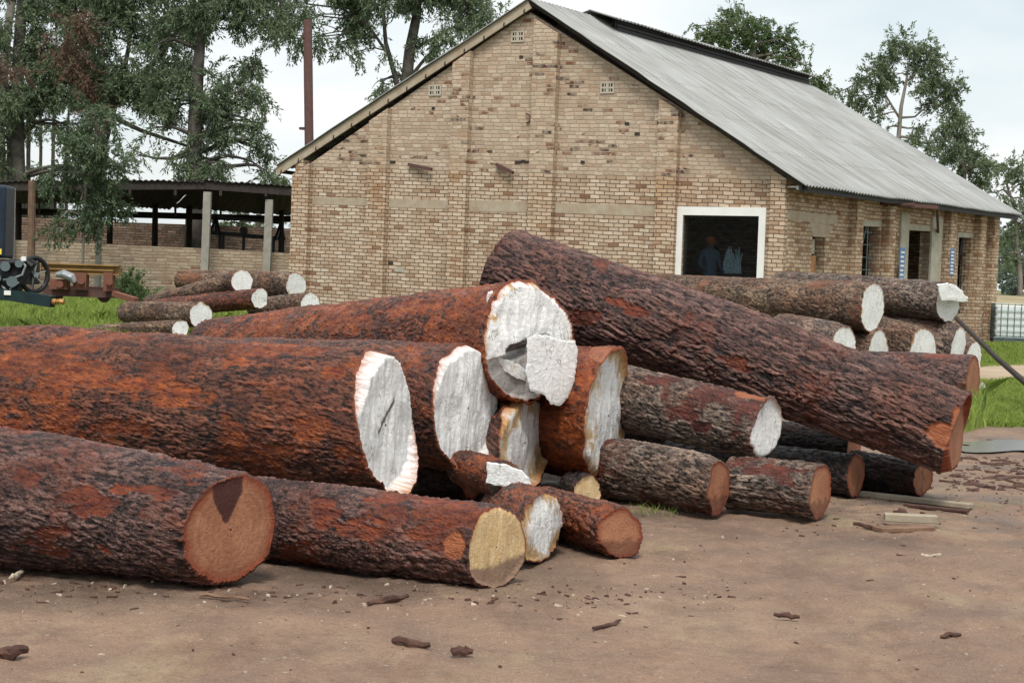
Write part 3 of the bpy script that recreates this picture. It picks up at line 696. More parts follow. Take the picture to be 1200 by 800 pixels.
ring = [cw + rw * (math.cos(a) * X_ * .95 + math.sin(a) * Z_) for a in np.linspace(0, 2 * math.pi, 28)]
m_.tube(ring, .045, 8, cap=False); wh = m_.build('wheel', MAT['black'], mc, True)
m_ = MB()
for k in range(6):
    a = math.pi * k / 3 + .3; m_.bar(cw, cw + rw * (math.cos(a) * X_ + math.sin(a) * Z_), .03, .02)
m_.tube([cw + np.array([.06, -.08, 0]), cw - np.array([.06, -.08, 0])], .05, 10); m_.build('spokes', MAT['steel'], wh)
m_ = MB(); B(m_, -10, 342, 62, 353.5, d - .3, d - .6, .18, .2); m_.build('hollow_beam', MAT['teal'], mc)
m_ = MB(); m_.tube([P(61, 353, d - .6), P(66, 354, d - .62)], .055, 10); m_.tube([P(66, 354, d - .62), P(70, 352, d - .63)], .035, 8); m_.tube([P(70, 353, d - .62), P(75, 354, d - .63)], .05, 8); m_.build('coupling', MAT['brass'], mc)
m_ = MB(); m_.box(P(28, 303, d - .5), (.04, .02, .04)); m_.build('bracket', MAT['white'], mc); m_ = MB(); m_.box(P(9, 343, d - .5), (.06, .02, .04)); m_.build('bracket', MAT['white'], mc)
# trolley
tl = empty('log_trolley', tuple(P(98, 345, 34)[:2]) + (.25,), 'rusty steel log trolley with a faded yellow rail beam beside the black machine', 'trolley'); d = 34.0
m_ = MB()
B(m_, 48, 314.5, 134, 317, d, d, .18, .025); B(m_, 48, 308.5, 141, 311.5, d, d, .24, .025); B(m_, 48, 319, 141, 322, d, d, .24, .025); B(m_, 48, 313.5, 141, 316.5, d, d, .03, .19)
m_.build('rail_beam', MAT['yellow'], tl)
for (x0, y0, hw, hh) in ((95, 329, .13, .16), (128, 330, .09, .19), (70, 333, .18, .10)):
    m_ = MB(); m_.box(P(x0, y0, d - .05), (hw, .12, hh)); m_.tube([P(x0, y0, d - .2), P(x0, y0, d - .3)], .07, 10); m_.build('bracket', MAT['rustred'], tl)
m_ = MB(); B(m_, 52, 342, 138, 345, d + .2, d + .2, .3, .14); B(m_, 52, 336, 140, 340, d + .5, d + .5, .1, .1); m_.build('chassis', MAT['rust'], tl)
m_ = MB(); B(m_, 134, 344, 160, 352, d - .3, d - .8, .12, .1); m_.build('tow_bar', MAT['rustred'], tl)
m_ = MB(); m_.tube([P(66, 322, d - .25), P(74, 321, d - .25), P(84, 325, d - .25), P(88, 331, d - .25)], [.05, .09, .09, .05], 10); m_.build('guard', MAT['steel'], tl)
for x0 in (66, 122): m_ = MB(); m_.tube([P(x0, 347, d + .2), P(x0, 347, d + .32)], .13, 14); m_.build('wheel', MAT['rust'], tl)

# ------------------------------------------------------------------ tank in its cage, right edge
ib = empty('tank', tuple(G(1185, 401)[:2]) + (.0,), 'white square plastic liquid tank in a grey wire cage at the right edge', 'tank')
gp = G(1188, 402); c0 = np.array([gp[0] + .15, gp[1] + .55, float(ter(gp[0], gp[1]))]); hz = .62
cax = [np.array([math.cos(-.12), math.sin(-.12), 0]), np.array([-math.sin(-.12), math.cos(-.12), 0]), up]
m_ = MB(); m_.box(c0 + up * .56, (.56, .50, .42), cax); tk = m_.build('container', MAT['plastic'], ib); bv = tk.modifiers.new('b', 'BEVEL'); bv.width = .07; bv.segments = 3
m_ = MB(); W_, D_ = .60, .53
def cpt(u, v, z): return c0 + u * cax[0] + v * cax[1] + up * z
for z in np.linspace(.14, 1.02, 6):
    for (a, b) in (((-W_, -D_), (W_, -D_)), ((W_, -D_), (W_, D_)), ((W_, D_), (-W_, D_)), ((-W_, D_), (-W_, -D_))): m_.tube([cpt(*a, z), cpt(*b, z)], .011, 6)
for k in range(8):
    t = -1 + 2 * k / 7
    for (u, v) in ((W_ * t, -D_), (W_ * t, D_), (-W_, D_ * t), (W_, D_ * t)): m_.tube([cpt(u, v, .13), cpt(u, v, 1.03)], .011, 6)
m_.build('cage', MAT['cage'], ib)
m_ = MB()
for v in (-.45, 0, .45): m_.box(cpt(0, v, .05), (.6, .06, .05), cax)
m_.box(cpt(0, 0, .115), (.6, .53, .015), cax); m_.build('pallet', MAT['cage'], ib)

# ------------------------------------------------------------------ logs
def worley(x, y, py, seed, jit=.9):
    xi = np.floor(x).astype(np.int64); yi = np.floor(y).astype(np.int64)
    f1 = np.full(x.shape, 9.); f2 = np.full(x.shape, 9.); cid = np.zeros(x.shape); rx = np.zeros(x.shape)
    for dx in (-1, 0, 1):
        for dy in (-1, 0, 1):
            cx, cy = xi + dx, yi + dy; cw_ = np.mod(cy, py)
            def hs(s):
                h = (cx * 73856093 ^ cw_ * 19349663 ^ (seed * 83492791 + s * 7919)) & 0x7FFFFFFF
                h = ((h ^ (h >> 15)) * 2246822519) & 0xFFFFFFFF; h ^= (h >> 13); return (h & 0xFFFFFF) / float(0xFFFFFF)
            a, b, c = hs(1), hs(2), hs(3)
            qx = x - (cx + .5 + jit * (a - .5)); d_ = np.hypot(qx, cy + .5 + jit * (b - .5) - y)
            nf = d_ < f1; f2 = np.where(nf, f1, np.minimum(f2, d_)); cid = np.where(nf, c, cid); rx = np.where(nf, qx, rx); f1 = np.where(nf, d_, f1)
    return f1, f2, cid, rx

def bark_mat(name, plate_lo, plate_hi, crack, strip_a, strip_b, rough=.5, grey=(.3, .24, .22)):
    m = M(name, rough, .33); at = m.sep(m.attr('bark'), 'Color'); h, pa, ce = at[0], at[1], at[2]
    uv = m.tc('UV'); rn = m.rnd(); uvo = m.map(uv, (1, 1, 1), m.comb(m.math('MULTIPLY', rn, 37), m.math('MULTIPLY', rn, 11)))
    n1 = m.noise(uvo, 3.0, 5, .6); n2 = m.noise(m.map(uvo, (10, 30, 1)), 1.5, 5, .65); n3 = m.noise(uvo, 90, 3, .6)
    pl = m.mix(m.math('ADD', m.math('MULTIPLY', ce, .6), m.math('MULTIPLY', n2, .4)), plate_lo, plate_hi)
    pl = m.mix(m.step(n3, .50, .66, 0, .85), pl, grey)
    c = m.mix(m.step(m.math('ADD', h, m.math('MULTIPLY', m.math('SUBTRACT', n2, .5), .6)), .20, .58), crack, pl)
    big = m.noise(uvo, 1.3, 4, .6); c = m.mix(m.step(big, .45, .65, 0, .6), c, m.mix(1.0, c, tuple(min(1, x * 1.6) for x in (.62, .40, .30)), 'MULTIPLY'))
    red = m.step(m.noise(uvo, 2.1, 5, .65), .5, .62, 0, 1)
    tint = m.mix(n1, strip_a, strip_b)
    c = m.mix(m.math('MULTIPLY', red, m.step(m.noise(uvo, 11, 4, .7), .42, .6, 0, .55)), c, tint)
    sc = m.mix(m.step(m.noise(m.map(uvo, (3, 9, 1)), 2.2, 6, .7), .35, .65), strip_a, strip_b)
    sc = m.mix(m.step(n2, .45, .75, 0, .6), sc, tuple(.45 * a for a in strip_a)); sc = m.mix(m.step(m.noise(uvo, 17, 5, .7), .5, .66, 0, .75), sc, m.mix(.5, plate_lo, strip_a)); sc = m.mix(m.step(h, .0, .32, .75, 0), sc, tuple(.3 * a for a in strip_a))
    c = m.mix(m.math('MULTIPLY', pa, m.step(m.noise(uvo, 6, 4, .7), .28, .5, .5, 1.0)), c, sc)
    stk = m.noise(m.map(uvo, (1.3, 7, 1)), 1.4, 5, .6); c = m.mix(m.step(stk, .42, .66, .55, 0), c, m.mix(1.0, c, (.30, .24, .22), 'MULTIPLY'))
    drk = m.step(m.noise(m.map(uvo, (1, 1.5, 1), (4, 9, 0)), 1.25, 5, .62), .50, .66, 0, .72); c = m.mix(drk, c, m.mix(1.0, c, (.30, .24, .24), 'MULTIPLY'))
    ba = m.attr('bark', 'Alpha'); bw = m.mix(m.noise(m.map(uvo, (4, 22, 1)), 1.2, 5, .65), (.20, .045, .016), (.42, .15, .06))
    c = m.mix(ba, c, m.mix(m.step(m.noise(uvo, 9, 4, .7), .5, .68, 0, .6), bw, (.12, .03, .018)))
    m.col(c)
    m.rough(m.step(m.noise(uvo, 8, 4, .6), .3, .7, rough - .10, rough + .28))
    hh = m.math('ADD', m.math('MULTIPLY', n2, .9), m.math('MULTIPLY', n3, .45)); m.bump(m.math('ADD', hh, m.math('MULTIPLY', h, .5)), 1.0, .02)
    return m.m
MAT['bark_red'] = bark_mat('wet_red_bark', (.085, .020, .011), (.30, .105, .048), (.008, .003, .0025), (.13, .015, .006), (.50, .135, .028), .34, (.34, .17, .13))
MAT['bark_purple'] = bark_mat('wet_purple_bark', (.068, .024, .021), (.25, .135, .108), (.006, .003, .003), (.10, .014, .009), (.36, .088, .028), .36, (.36, .25, .23))
MAT['bark_grey'] = bark_mat('grey_brown_bark', (.10, .066, .05), (.39, .30, .235), (.012, .008, .006), (.075, .013, .010), (.20, .050, .030), .5, (.44, .38, .33))
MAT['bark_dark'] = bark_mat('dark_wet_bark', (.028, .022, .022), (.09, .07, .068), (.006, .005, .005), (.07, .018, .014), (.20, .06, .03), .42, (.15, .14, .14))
MAT['bark_brown'] = bark_mat('dry_brown_bark', (.12, .07, .045), (.34, .225, .15), (.018, .011, .008), (.15, .05, .028), (.34, .16, .085), .65, (.44, .36, .28))
MAT['bark_orange'] = bark_mat('peeled_orange_bark', (.10, .020, .009), (.33, .095, .032), (.012, .004, .003), (.17, .018, .006), (.54, .15, .03), .34, (.28, .15, .11))

def face_mat(name, kind):
    m = M(name, .75, .3); uv = m.tc('UV'); rn = m.rnd(); uvo = m.map(uv, (1, 1, 1), m.comb(m.math('MULTIPLY', rn, 23), m.math('MULTIPLY', rn, 57)))
    at = m.sep(m.attr('face'), 'Color'); rad, stain, rim = at[0], at[1], at[2]
    n1 = m.noise(uvo, 4, 5, .6, .6); n2 = m.noise(m.map(uvo, (6, 1.1, 1)), 7, 6, .7, .8); n3 = m.noise(uvo, 28, 5, .7, 1.5)
    wood_l, wood_d = (.60, .42, .20), (.34, .17, .06)
    bare_l, bare_d = (.40, .185, .10), (.25, .095, .05)
    if kind == 'bare':
        rings = m.math('SINE', m.math('ADD', m.math('MULTIPLY', rad, 46), m.math('MULTIPLY', n1, 9)))
        c = m.mix(m.step(m.math('ADD', m.math('MULTIPLY', rings, .045), n1), .3, .7), bare_d, bare_l)
        c = m.mix(m.step(rad, .80, .97, 0, .85), c, (.22, .045, .02))
        c = m.mix(m.step(n3, .5, .8, 0, .5), c, (.20, .07, .035))
        c = m.mix(m.math('MULTIPLY', stain, .92), c, (.045, .012, .012))
    else:
        wood = m.mix(m.step(n2, .35, .62), wood_d, wood_l)
        white = m.mix(m.step(n3, .42, .68), (.84, .84, .82), (.56, .56, .55))
        white = m.mix(m.step(n1, .38, .62, 0, .55), white, (.90, .90, .89))
        cov = {'white': (.74, .84), 'worn': (.53, .68), 'yellow': (.12, .26)}[kind]
        q = m.math('ADD', m.math('MULTIPLY', rad, .42), m.math('MULTIPLY', n2, .55))
        q = m.math('ADD', q, m.math('MULTIPLY', m.math('SUBTRACT', n1, .5), 1.0))
        c = m.mix(m.step(q, cov[0], cov[1]), white, wood)
        saw = m.math('SINE', m.math('ADD', m.math('MULTIPLY', m.sep(uvo)[1], 150), m.math('MULTIPLY', n1, 26)))
        c = m.mix(m.step(saw, .3, 1.0, 0, .22), c, m.mix(1.0, c, (.62, .58, .52), 'MULTIPLY'))
        ck = m.math('ABSOLUTE', m.math('SUBTRACT', m.noise(m.map(uvo, (1.6, .7, 1)), 3.2, 4, .6, .6), .5))
        ckm = m.math('MULTIPLY', m.step(ck, .010, .0, 0, 1), m.step(m.noise(uvo, 5, 2), .5, .56))
        c = m.mix(m.math('MULTIPLY', ckm, .75), c, (.10, .07, .05))
        pk = m.noise(m.map(uvo, (2.4, 1, 1)), 9, 5, .72, 1.0); c = m.mix(m.step(pk, .60, .68, 0, .7), c, m.mix(n1, wood_l, (.30, .24, .18)))
        if kind == 'yellow': c = m.mix(m.step(n2, .32, .6), (.70, .55, .33), m.mix(.45, c, (.50, .34, .16)))
        c = m.mix(m.step(m.math('ADD', rad, m.math('MULTIPLY', n3, .12)), 1.0, 1.08, 0, .85), c, (.34, .085, .02))
        c = m.mix(m.math('MULTIPLY', stain, .9), c, (.09, .05, .035) if kind != 'yellow' else (.20, .125, .09))  # stain channel also carries the painted shade of the split end
    m.col(c); m.bump(m.math('ADD', m.math('MULTIPLY', n3, 1.0), m.math('MULTIPLY', n2, .9)), .8, .014)
    return m.m
for k in ('bare', 'white', 'worn', 'yellow'): MAT['cut_' + k] = face_mat('cut_' + k, k)

def make_log(label, group, face, end, bark='red', cut='white', plate=(.13, .05), res=.011, ratio=None, tz=0.0, patches=(), strip=0.0,
             stain=None, relief=.012, bump=.020, seed=0, taper_noise=.05, bulge=(), ridge=1.0, extra=None, rimred=.05):
    """face = (px, py, D, b px) visible end; end = hidden end; ratio = apparent width/height of the cut"""
    Pf = P(face[0], face[1], face[2]); Pe = P(end[0], end[1], end[2]); rf = face[3] * face[2] / F_PX; re = end[3] * end[2] / F_PX
    u = Pf - Pe; L = np.linalg.norm(u); u /= L
    e1 = np.cross(up, u); e1 /= np.linalg.norm(e1); e2 = np.cross(u, e1)
    rm = (rf + re) / 2; Tc = 2 * math.pi * rm
    ns = max(12, int(L / res)); nt = max(24, int(Tc / res))
    s = np.linspace(0, L, ns)[:, None] * np.ones((1, nt)); th = (np.arange(nt) / nt * 2 * math.pi)[None, :] * np.ones((ns, 1)); t = th / (2 * math.pi) * Tc
    # plates: long overlapping flakes, broken up by two finer layers
    def per(L_): return max(3, round(Tc / L_))
    ly = max(5, round(Tc / (plate[1] * .62))); k = ly / Tc
    p2, p3, p4 = per(.2), per(.07), per(.02)
    w1 = fbm(s / .30, t * (p2 / Tc), seed + 1, 4, p2) - .5; w2 = fbm(s / .10, t * (p3 / Tc), seed + 2, 3, p3) - .5
    sk = s * .22 * ridge * k
    wx = s / (plate[0] * 1.15) + 2.2 * w1 + .9 * w2; wy = t * k + 3.0 * w1 + 1.1 * w2 + np.round(0 * sk)
    f1, f2, cid, rx = worley(wx, wy, ly, seed + 3, 1.0)
    h1 = sst((f2 - f1) / .30) * (.35 + .65 * cid) * (.72 + .55 * rx)
    l2 = max(5, round(Tc / (plate[1] * .30)))
    g1, g2, c2, rx2 = worley(s / (plate[0] * .42) + w1 * 3 + w2, t * l2 / Tc + w1 * 4 + w2 * 1.5, l2, seed + 5, 1.0)
    h2 = sst((g2 - g1) / .35) * (.3 + .7 * c2) * (.7 + .6 * rx2)
    fine = fbm(s / .045, t * (p4 / Tc), seed + 6, 3, p4)
    lowm = sst((fbm(s / .35, t * (p2 / Tc), seed + 15, 3, p2) - .35) / .3)
    h = np.clip((.30 + .32 * lowm) * h1 + (.42 - .25 * lowm) * h2 + .42 * fine - .04, 0, 1)
    lp = max(2, round(Tc / .45)); low = fbm(s / .5, t * lp / Tc, seed + 7, 5, lp)
    pa = sst((low + .30 * (fbm(s / .10, t * (lp * 5) / Tc, seed + 8, 4, lp * 5) - .5) + .12 * (cid - .5) - (.72 - strip * .34)) / .07) if strip > 0 else np.zeros_like(s)
    rr = (re + (rf - re) * s / L) * (1 + taper_noise * (fbm(s / .7, t * lp / Tc, seed + 9, 3, lp) - .5) * 2)
    rr = rr * (1 + .055 * (fbm(th / (2 * math.pi) * 5 + 0 * s, s * .5, seed + 40, 3) - .5) * 2 * sst((math.pi - np.abs(th - math.pi)) / .5 + 0))
    for (sf, tha, amp, ws_, wt_) in bulge:
        dth = np.angle(np.exp(1j * (th - tha))); rr = rr * (1 + amp * np.exp(-((s / L - sf) / ws_) ** 2 - (dth / wt_) ** 2))
    rr = rr * (1 + .03 * np.cos(2 * th + seed) + .022 * np.cos(3 * th + 2 * seed))
    rho = np.cos(th)[..., None] * e1 + np.sin(th)[..., None] * e2
    Pc = Pe + s[..., None] * u + rr[..., None] * rho + (np.sin(math.pi * s / L) * rm * .10)[..., None] * (math.cos(seed * 1.7) * e1 + .6 * abs(math.sin(seed * 2.3)) * e2)
    pa = pa * (1 - .75 * sst((h2 - .52) / .15))
    # stripped places set where the photo shows them
    bare = np.zeros_like(s)
    if patches:
        q = Pc - CAM; dd = q @ FV; ix = 600 + F_PX * (q @ RV) / dd; iy = 400 - F_PX * (q @ UV_) / dd
        fc = -(rho @ FV)
        edge = 1.5 * (fbm(s / .10, t * (lp * 9) / Tc, seed + 12, 4, lp * 9) - .5) + .35 * (cid - .5)
        for (cx, cy, ax_, ay_, *rest) in patches:
            ang = math.radians(rest[0]) if rest else 0; X1 = (ix - cx) * math.cos(ang) + (iy - cy) * math.sin(ang); Y1 = -(ix - cx) * math.sin(ang) + (iy - cy) * math.cos(ang)
            dq = np.sqrt((X1 / ax_) ** 2 + (Y1 / ay_) ** 2) + edge * 1.1
            if len(rest) > 1:
                bare = np.maximum(bare, sst((1.0 - dq + edge * 1.5) / .10) * (fc > -.1)); continue
            pa = np.maximum(pa, sst((1.05 - dq) / .18) * (fc > -.1) * (1 - .6 * sst((h2 - .60) / .15)))
    # cut plane
    vx = np.array([Pf[0], Pf[1]]) / np.hypot(Pf[0], Pf[1]); lat = np.array([vx[1], -vx[0]])
    ul, uv_ = u[:2] @ lat, u[:2] @ vx; al = math.atan2(ul, -uv_)
    if ratio is None: nrm = u.copy()
    else:
        be = math.atan2((1 / max(ratio, .03) - math.cos(al)), math.sin(al)) if abs(math.sin(al)) > .08 else al
        if al >= 0: be = min(max(be, al - 1.05), al + 1.05)
        n2d = math.sin(be) * lat - math.cos(be) * vx; nrm = np.array([n2d[0], n2d[1], 0.0])
    nu = nrm @ u
    offs = -(rho[-1] @ nrm) / nu * rr[-1] + (rho[-1] @ up) * tz * rr[-1]
    blend = sst((s / L - .45) / .55)
    sn = Pc + ((offs[None, :] * blend)[..., None]) * u
    thick = (bump * 1.15 * (h - .35)) * (1 - pa) + pa * bump * (-.35 + .22 * h2 + .3 * (fine - .5)); thick = thick * (1 - bare) + bare * bump * -.55
    endrag = np.exp(-((L - s) / .05) ** 2) * .055 * (fbm(s * 0, t * 9, seed + 3, 3) - .5) * sst((math.pi - np.abs(th - math.pi)) / .3)
    V = sn + (thick + endrag)[..., None] * rho
    root = empty('log', tuple(((Pf + Pe) / 2)[:2]) + (float(min(Pf[2] - rf, Pe[2] - re)),), label, 'log', group)
    ii = np.arange(ns * nt).reshape(ns, nt); jj = np.roll(ii, -1, 1)
    q1 = np.stack([ii[:-1], jj[:-1], jj[1:], ii[1:]], -1).reshape(-1, 4)
    last = V[-1]; cen = last.mean(0)
    ring1 = cen + (last - cen) * .955 + u * .004
    Vall = np.concatenate([V.reshape(-1, 3), ring1, [V[0].mean(0)]])
    a0 = ii[-1]; b0 = ns * nt + np.arange(nt); q2 = np.stack([a0, np.roll(a0, -1), np.roll(b0, -1), b0], -1)
    cidx = ns * nt + nt; q3 = np.stack([np.roll(ii[0], -1), ii[0], np.full(nt, cidx), np.full(nt, cidx)], -1)
    # triangles as separate list: use 3-wide faces through degenerate-free path
    Fc = np.concatenate([q1, q2]); att = np.stack([h, pa, cid, bare], -1).reshape(-1, 4)
    att = np.concatenate([att, np.tile([.9, .9, .5, 0], (nt, 1)), [[.5, .5, .5, 0]]])
    uvv = np.concatenate([np.stack([s, t], -1).reshape(-1, 2), np.stack([np.full(nt, L + .03), t[0]], -1), [[0, 0]]])
    uvl = uvv[Fc]
    wrap = (uvl[:, :, 1].max(1) - uvl[:, :, 1].min(1)) > Tc / 2
    uvl[wrap] = np.where(uvl[wrap][:, :, 1:2] < Tc / 2, uvl[wrap] + [[0, Tc]], uvl[wrap])
    bo = mesh_np('bark', Vall[:-1], Fc, MAT['bark_' + bark], uv=uvl.reshape(-1, 2), smooth=True, parent=root, attrs={'bark': att[:-1]})
    # cut face: polar grid with chain-saw relief
    nr = max(5, int(rf / (res * 1.6))); rad = np.linspace(1, 0.02, nr)
    e_h = np.cross(up, nrm); e_h /= np.linalg.norm(e_h); e_v = np.cross(nrm, e_h)
    loc = ring1 - cen; oop = (loc @ nrm)[:, None] * nrm; flat = loc - oop
    kk_ = max(3, nt // 22); sm = sum(np.roll(flat, q, 0) for q in range(-kk_, kk_ + 1)) / (2 * kk_ + 1)
    w_r = sst((rad[:, None, None] - .55) / .4); locr = rad[:, None, None] * (flat[None] * w_r + sm[None] * (1 - w_r)) + oop[None] * sst((rad[:, None, None] - .93) / .07)
    A_ = flat @ e_h; B_ = flat @ e_v
    FA = locr @ e_h; FB = locr @ e_v; a_n, b_n = FA / rf, FB / rf
    dz = relief * (fbm(FA / .05 + 50, FB / .16 + 50, seed + 20, 4) - .5) + relief * 1.2 * (fbm(FA / .22 + 9, FB / .22 + 9, seed + 21, 2) - .5)
    dz = dz * sst((1 - rad[:, None]) / .05)
    st = np.zeros_like(FA)
    if stain: st = np.clip(stain(a_n, b_n, fbm(FA / .05 + 7, FB / .05 + 7, seed + 30, 4) - .5), 0, 1)
    if extra: dz = dz + extra(a_n, b_n, fbm(FA / .04 + 7, FB / .04 + 7, seed + 31, 3) - .5)
    FV_ = cen + locr + dz[..., None] * nrm
    Fi = np.arange(nr * nt).reshape(nr, nt); Fj = np.roll(Fi, -1, 1)
    fq = np.stack([Fi[:-1], Fj[:-1], Fj[1:], Fi[1:]], -1).reshape(-1, 4)
    uvf = np.stack([FA, FB], -1).reshape(-1, 2)
    fa = np.stack([np.broadcast_to(rad[:, None], FA.shape), st, np.zeros_like(FA), np.ones_like(FA)], -1).reshape(-1, 4)
    fo = mesh_np('cut_end', FV_.reshape(-1, 3), fq, MAT['cut_' + cut], uv=uvf[fq.ravel()], smooth=True, parent=root, attrs={'face': fa})
    # the far end, plain sawn wood
    k2 = max(1, nt // 40); r0 = V[0][::k2]; c0_ = r0.mean(0); m0 = len(r0)
    VV = np.concatenate([c0_ + (r0 - c0_) * f for f in (1, .6, .25)]); 
    ff = [tuple([kk * m0 + (i + 1) % m0, kk * m0 + i, (kk + 1) * m0 + i, (kk + 1) * m0 + (i + 1) % m0]) for kk in range(2) for i in range(m0)] + [tuple(range(3 * m0 - 1, 2 * m0 - 1, -1))]
    fat = np.concatenate([np.tile([f, 0, 0, 1], (m0, 1)) for f in (1, .6, .25)])
    mesh_np('cut_end', VV, ff, MAT['cut_bare'], parent=root, attrs={'face': fat}, uv=[((VV[i] - c0_) @ e1, (VV[i] - c0_) @ e2) for f in ff for i in f])
    return root, cen, nrm, e_h, e_v, rf
def gD(cy, b, px): return 3200.0 / (cy + b - HZ(px))     # depth at which a log of half-height b px rests on level ground
def slab(parent, name, pts, D, nrm, thick, mat, seed=1):
    """a slab of split wood standing proud of a cut, outline in photo pixels on the plane through depth D"""
    c = P(np.mean([p[0] for p in pts]), np.mean([p[1] for p in pts]), D)
    fine = []
    n = len(pts)
    for i in range(n):
        a, b = np.array(pts[i]), np.array(pts[(i + 1) % n])
        for k in range(6): q = a + (b - a) * k / 6; fine.append(q + (rng.random(2) - .5) * 1.6)
    V = []
    def onp(q, off):
        dr = P(q[0], q[1], 1.0) - CAM; t = ((c + nrm * off - CAM) @ nrm) / (dr @ nrm); return CAM + t * dr
    m = len(fine); cc_ = np.mean(fine, 0); Fc = []; rings_ = [(1, 0), (1, thick * .8), (.93, thick), (.6, thick * 1.03), (.25, thick)]
    for sc_, off in rings_:
        for q in fine: V.append(onp(cc_ + (q - cc_) * sc_, off + (rng.random() - .5) * .0015))
    for k in range(len(rings_) - 1):
        for i in range(m): Fc.append((k * m + i, k * m + (i + 1) % m, (k + 1) * m + (i + 1) % m, (k + 1) * m + i))
    Fc.append(tuple((len(rings_) - 1) * m + i for i in range(m)))
    e_h = np.cross(up, nrm); e_h /= np.linalg.norm(e_h); e_v = np.cross(nrm, e_h); V = np.array(V)
    uv = [((V[i] - c) @ e_h, (V[i] - c) @ e_v) for f in Fc for i in f]
    return mesh_np(name, V, Fc, mat, uv=uv, parent=parent, attrs={'face': np.tile([.35, 0, 0, 1], (len(V), 1))})

PILE = 'logs heaped in the front pile'; MID = 'logs stacked right of the front pile'; RR = 'logs stacked in front of the side wall'; LR = 'logs stacked behind on the left grass'
# A front left, on the ground
def stA(a, b, n): return sst((.34 - np.abs(a + .1 + n * .1) * (.9) - np.maximum(0, .66 - b) * .55 + n * .12) / .05) * (b > .12) * (b < .93)
make_log('thick log on the ground at front left, bare red sawn end with dark stain', PILE, (271, 621, gD(621, 66, 271), 66), (-90, 570, gD(570, 85, -90), 85), 'purple', 'bare', (.10, .045), .0075,
         ratio=.82, patches=[(118, 590, 30, 18, 15), (105, 578, 30, 12), (175, 575, 45, 5, 2), (30, 560, 14, 12), (60, 625, 25, 8)], strip=.12, stain=stA, seed=11, relief=.006, bulge=[(.85, 1.2, .03, .05, .6)])
# B big upper left
def stB(a, b, n): return sst((.05 - np.abs((a - .0) * .75 - (b - .13) + n * .05)) / .02) * (np.abs(a) < .30)
make_log('very thick red-brown log with tall narrow white painted end, above the front left logs', PILE, (453, 498, 10.0, 87), (-80, 472, 12.0, 86), 'red', 'white', (.11, .042), .0085,
         ratio=.37, tz=-.33, patches=[(390, 436, 16, 6, -25), (345, 500, 22, 14), (205, 462, 40, 14), (155, 450, 25, 10), (395, 438, 18, 7, -20), (100, 440, 40, 14), (20, 430, 30, 14), (440, 560, 20, 10), (140, 500, 35, 10), (300, 530, 24, 8)], strip=.62, stain=stB, seed=23, relief=.03,
         bulge=[(.28, 1.45, .07, .10, .7)])
# C
make_log('thick log with a broad white painted end, second from the left in the pile', PILE, (546, 478, 11.4, 77), (120, 442, 15.5, 46), 'red', 'white', (.12, .045), .009, ratio=.5, tz=-.2,
         patches=[(481, 416, 9, 24, 40), (520, 500, 10, 30)], strip=.45, seed=31, relief=.03)
# E
def exE(a, b, n):
    rec = sst((.10 - np.maximum(np.abs(a + .05) - .38, 0) * 1.2 - np.maximum(np.abs(b + .10 - .25 * a) - .10, 0) * 2 + n * .05) / .06)
    low = sst((-.05 - b + .3 * a) / .06) * (a < .05)
    return -.06 * rec - .05 * low
def shadeE(a, b, n):  # shade painted into the split recess and lower left of the end
    return np.maximum(sst((.06 - np.maximum(np.abs(a + .02) - .36, 0) - np.abs(b + .06 - .2 * a) * .6 + n * .05) / .04), sst((-.10 - b + .35 * a + n * .15) / .1) * (a < .15) * .62)
rt, cen, nrm, eh, ev, rf = make_log('orange-red log on top of the pile with a split white painted end', PILE, (620, 400, 11.8, 71), (255, 416, 16.8, 41), 'orange', 'white', (.12, .05), .009, ratio=.78, tz=-.14,
         patches=[(418, 379, 22, 12, -10), (395, 370, 26, 20), (330, 385, 30, 8, -15), (480, 360, 30, 8, -12), (560, 360, 18, 14)], strip=.72, stain=shadeE, extra=exE, seed=41, relief=.035)
Dsl = float((cen - CAM) @ FV)
slab(rt, 'split_slab', [(617, 396), (628, 391), (643, 393), (660, 399), (674, 398), (677, 412), (675, 430), (673, 446), (669, 461), (657, 475), (645, 473), (638, 463), (622, 457), (616, 436), (618, 415)], Dsl - .0, nrm, .022, MAT['cut_white'])
slab(rt, 'split_slab', [(581, 419), (596, 421), (612, 430), (618, 436), (616, 446), (604, 443), (590, 434)], Dsl, nrm, .03, MAT['cut_worn'])
slab(rt, 'split_slab', [(572, 342), (577, 341), (582, 352), (586, 370), (589, 400), (584, 409), (572, 408), (563, 402), (562, 384), (568, 370)], Dsl, nrm, .045, MAT['cut_worn'])
# F the long dark log across the top
make_log('long dark grey-brown log lying slantwise across the top of the whole pile', PILE, (1121, 507, 12.5, 51), (596, 322, 14.5, 56), 'purple', 'bare', (.17, .055), .0085, ratio=.17, tz=.30,
         patches=[(1100, 508, 22, 15, 30, 1), (1116, 492, 9, 22, 12, 1), (1112, 530, 8, 22, 25, 1), (735, 360, 22, 7, 25), (685, 372, 18, 9, 10), (862, 426, 20, 9, 25), (705, 310, 10, 6, 20)], strip=.0, seed=57, bump=.034, relief=.004, taper_noise=.035)
# G
make_log('orange-red peeled log with a tall yellow and white end, right end of the pile', PILE, (712, 487, 12.3, 80), (500, 472, 14.9, 56), 'orange', 'worn', (.16, .06), .010, ratio=.33, tz=.12,
         patches=[(694, 418, 22, 18, 0, 1), (660, 500, 30, 60)], strip=.8, seed=61, relief=.03, taper_noise=.04)
# H
make_log('log with a leaning oval yellow and white end in the middle of the pile', PILE, (614, 519, 11.9, 56), (490, 505, 14.4, 44), 'red', 'worn', (.12, .05), .010, ratio=.52, tz=-.36, strip=.4, seed=67, relief=.03)
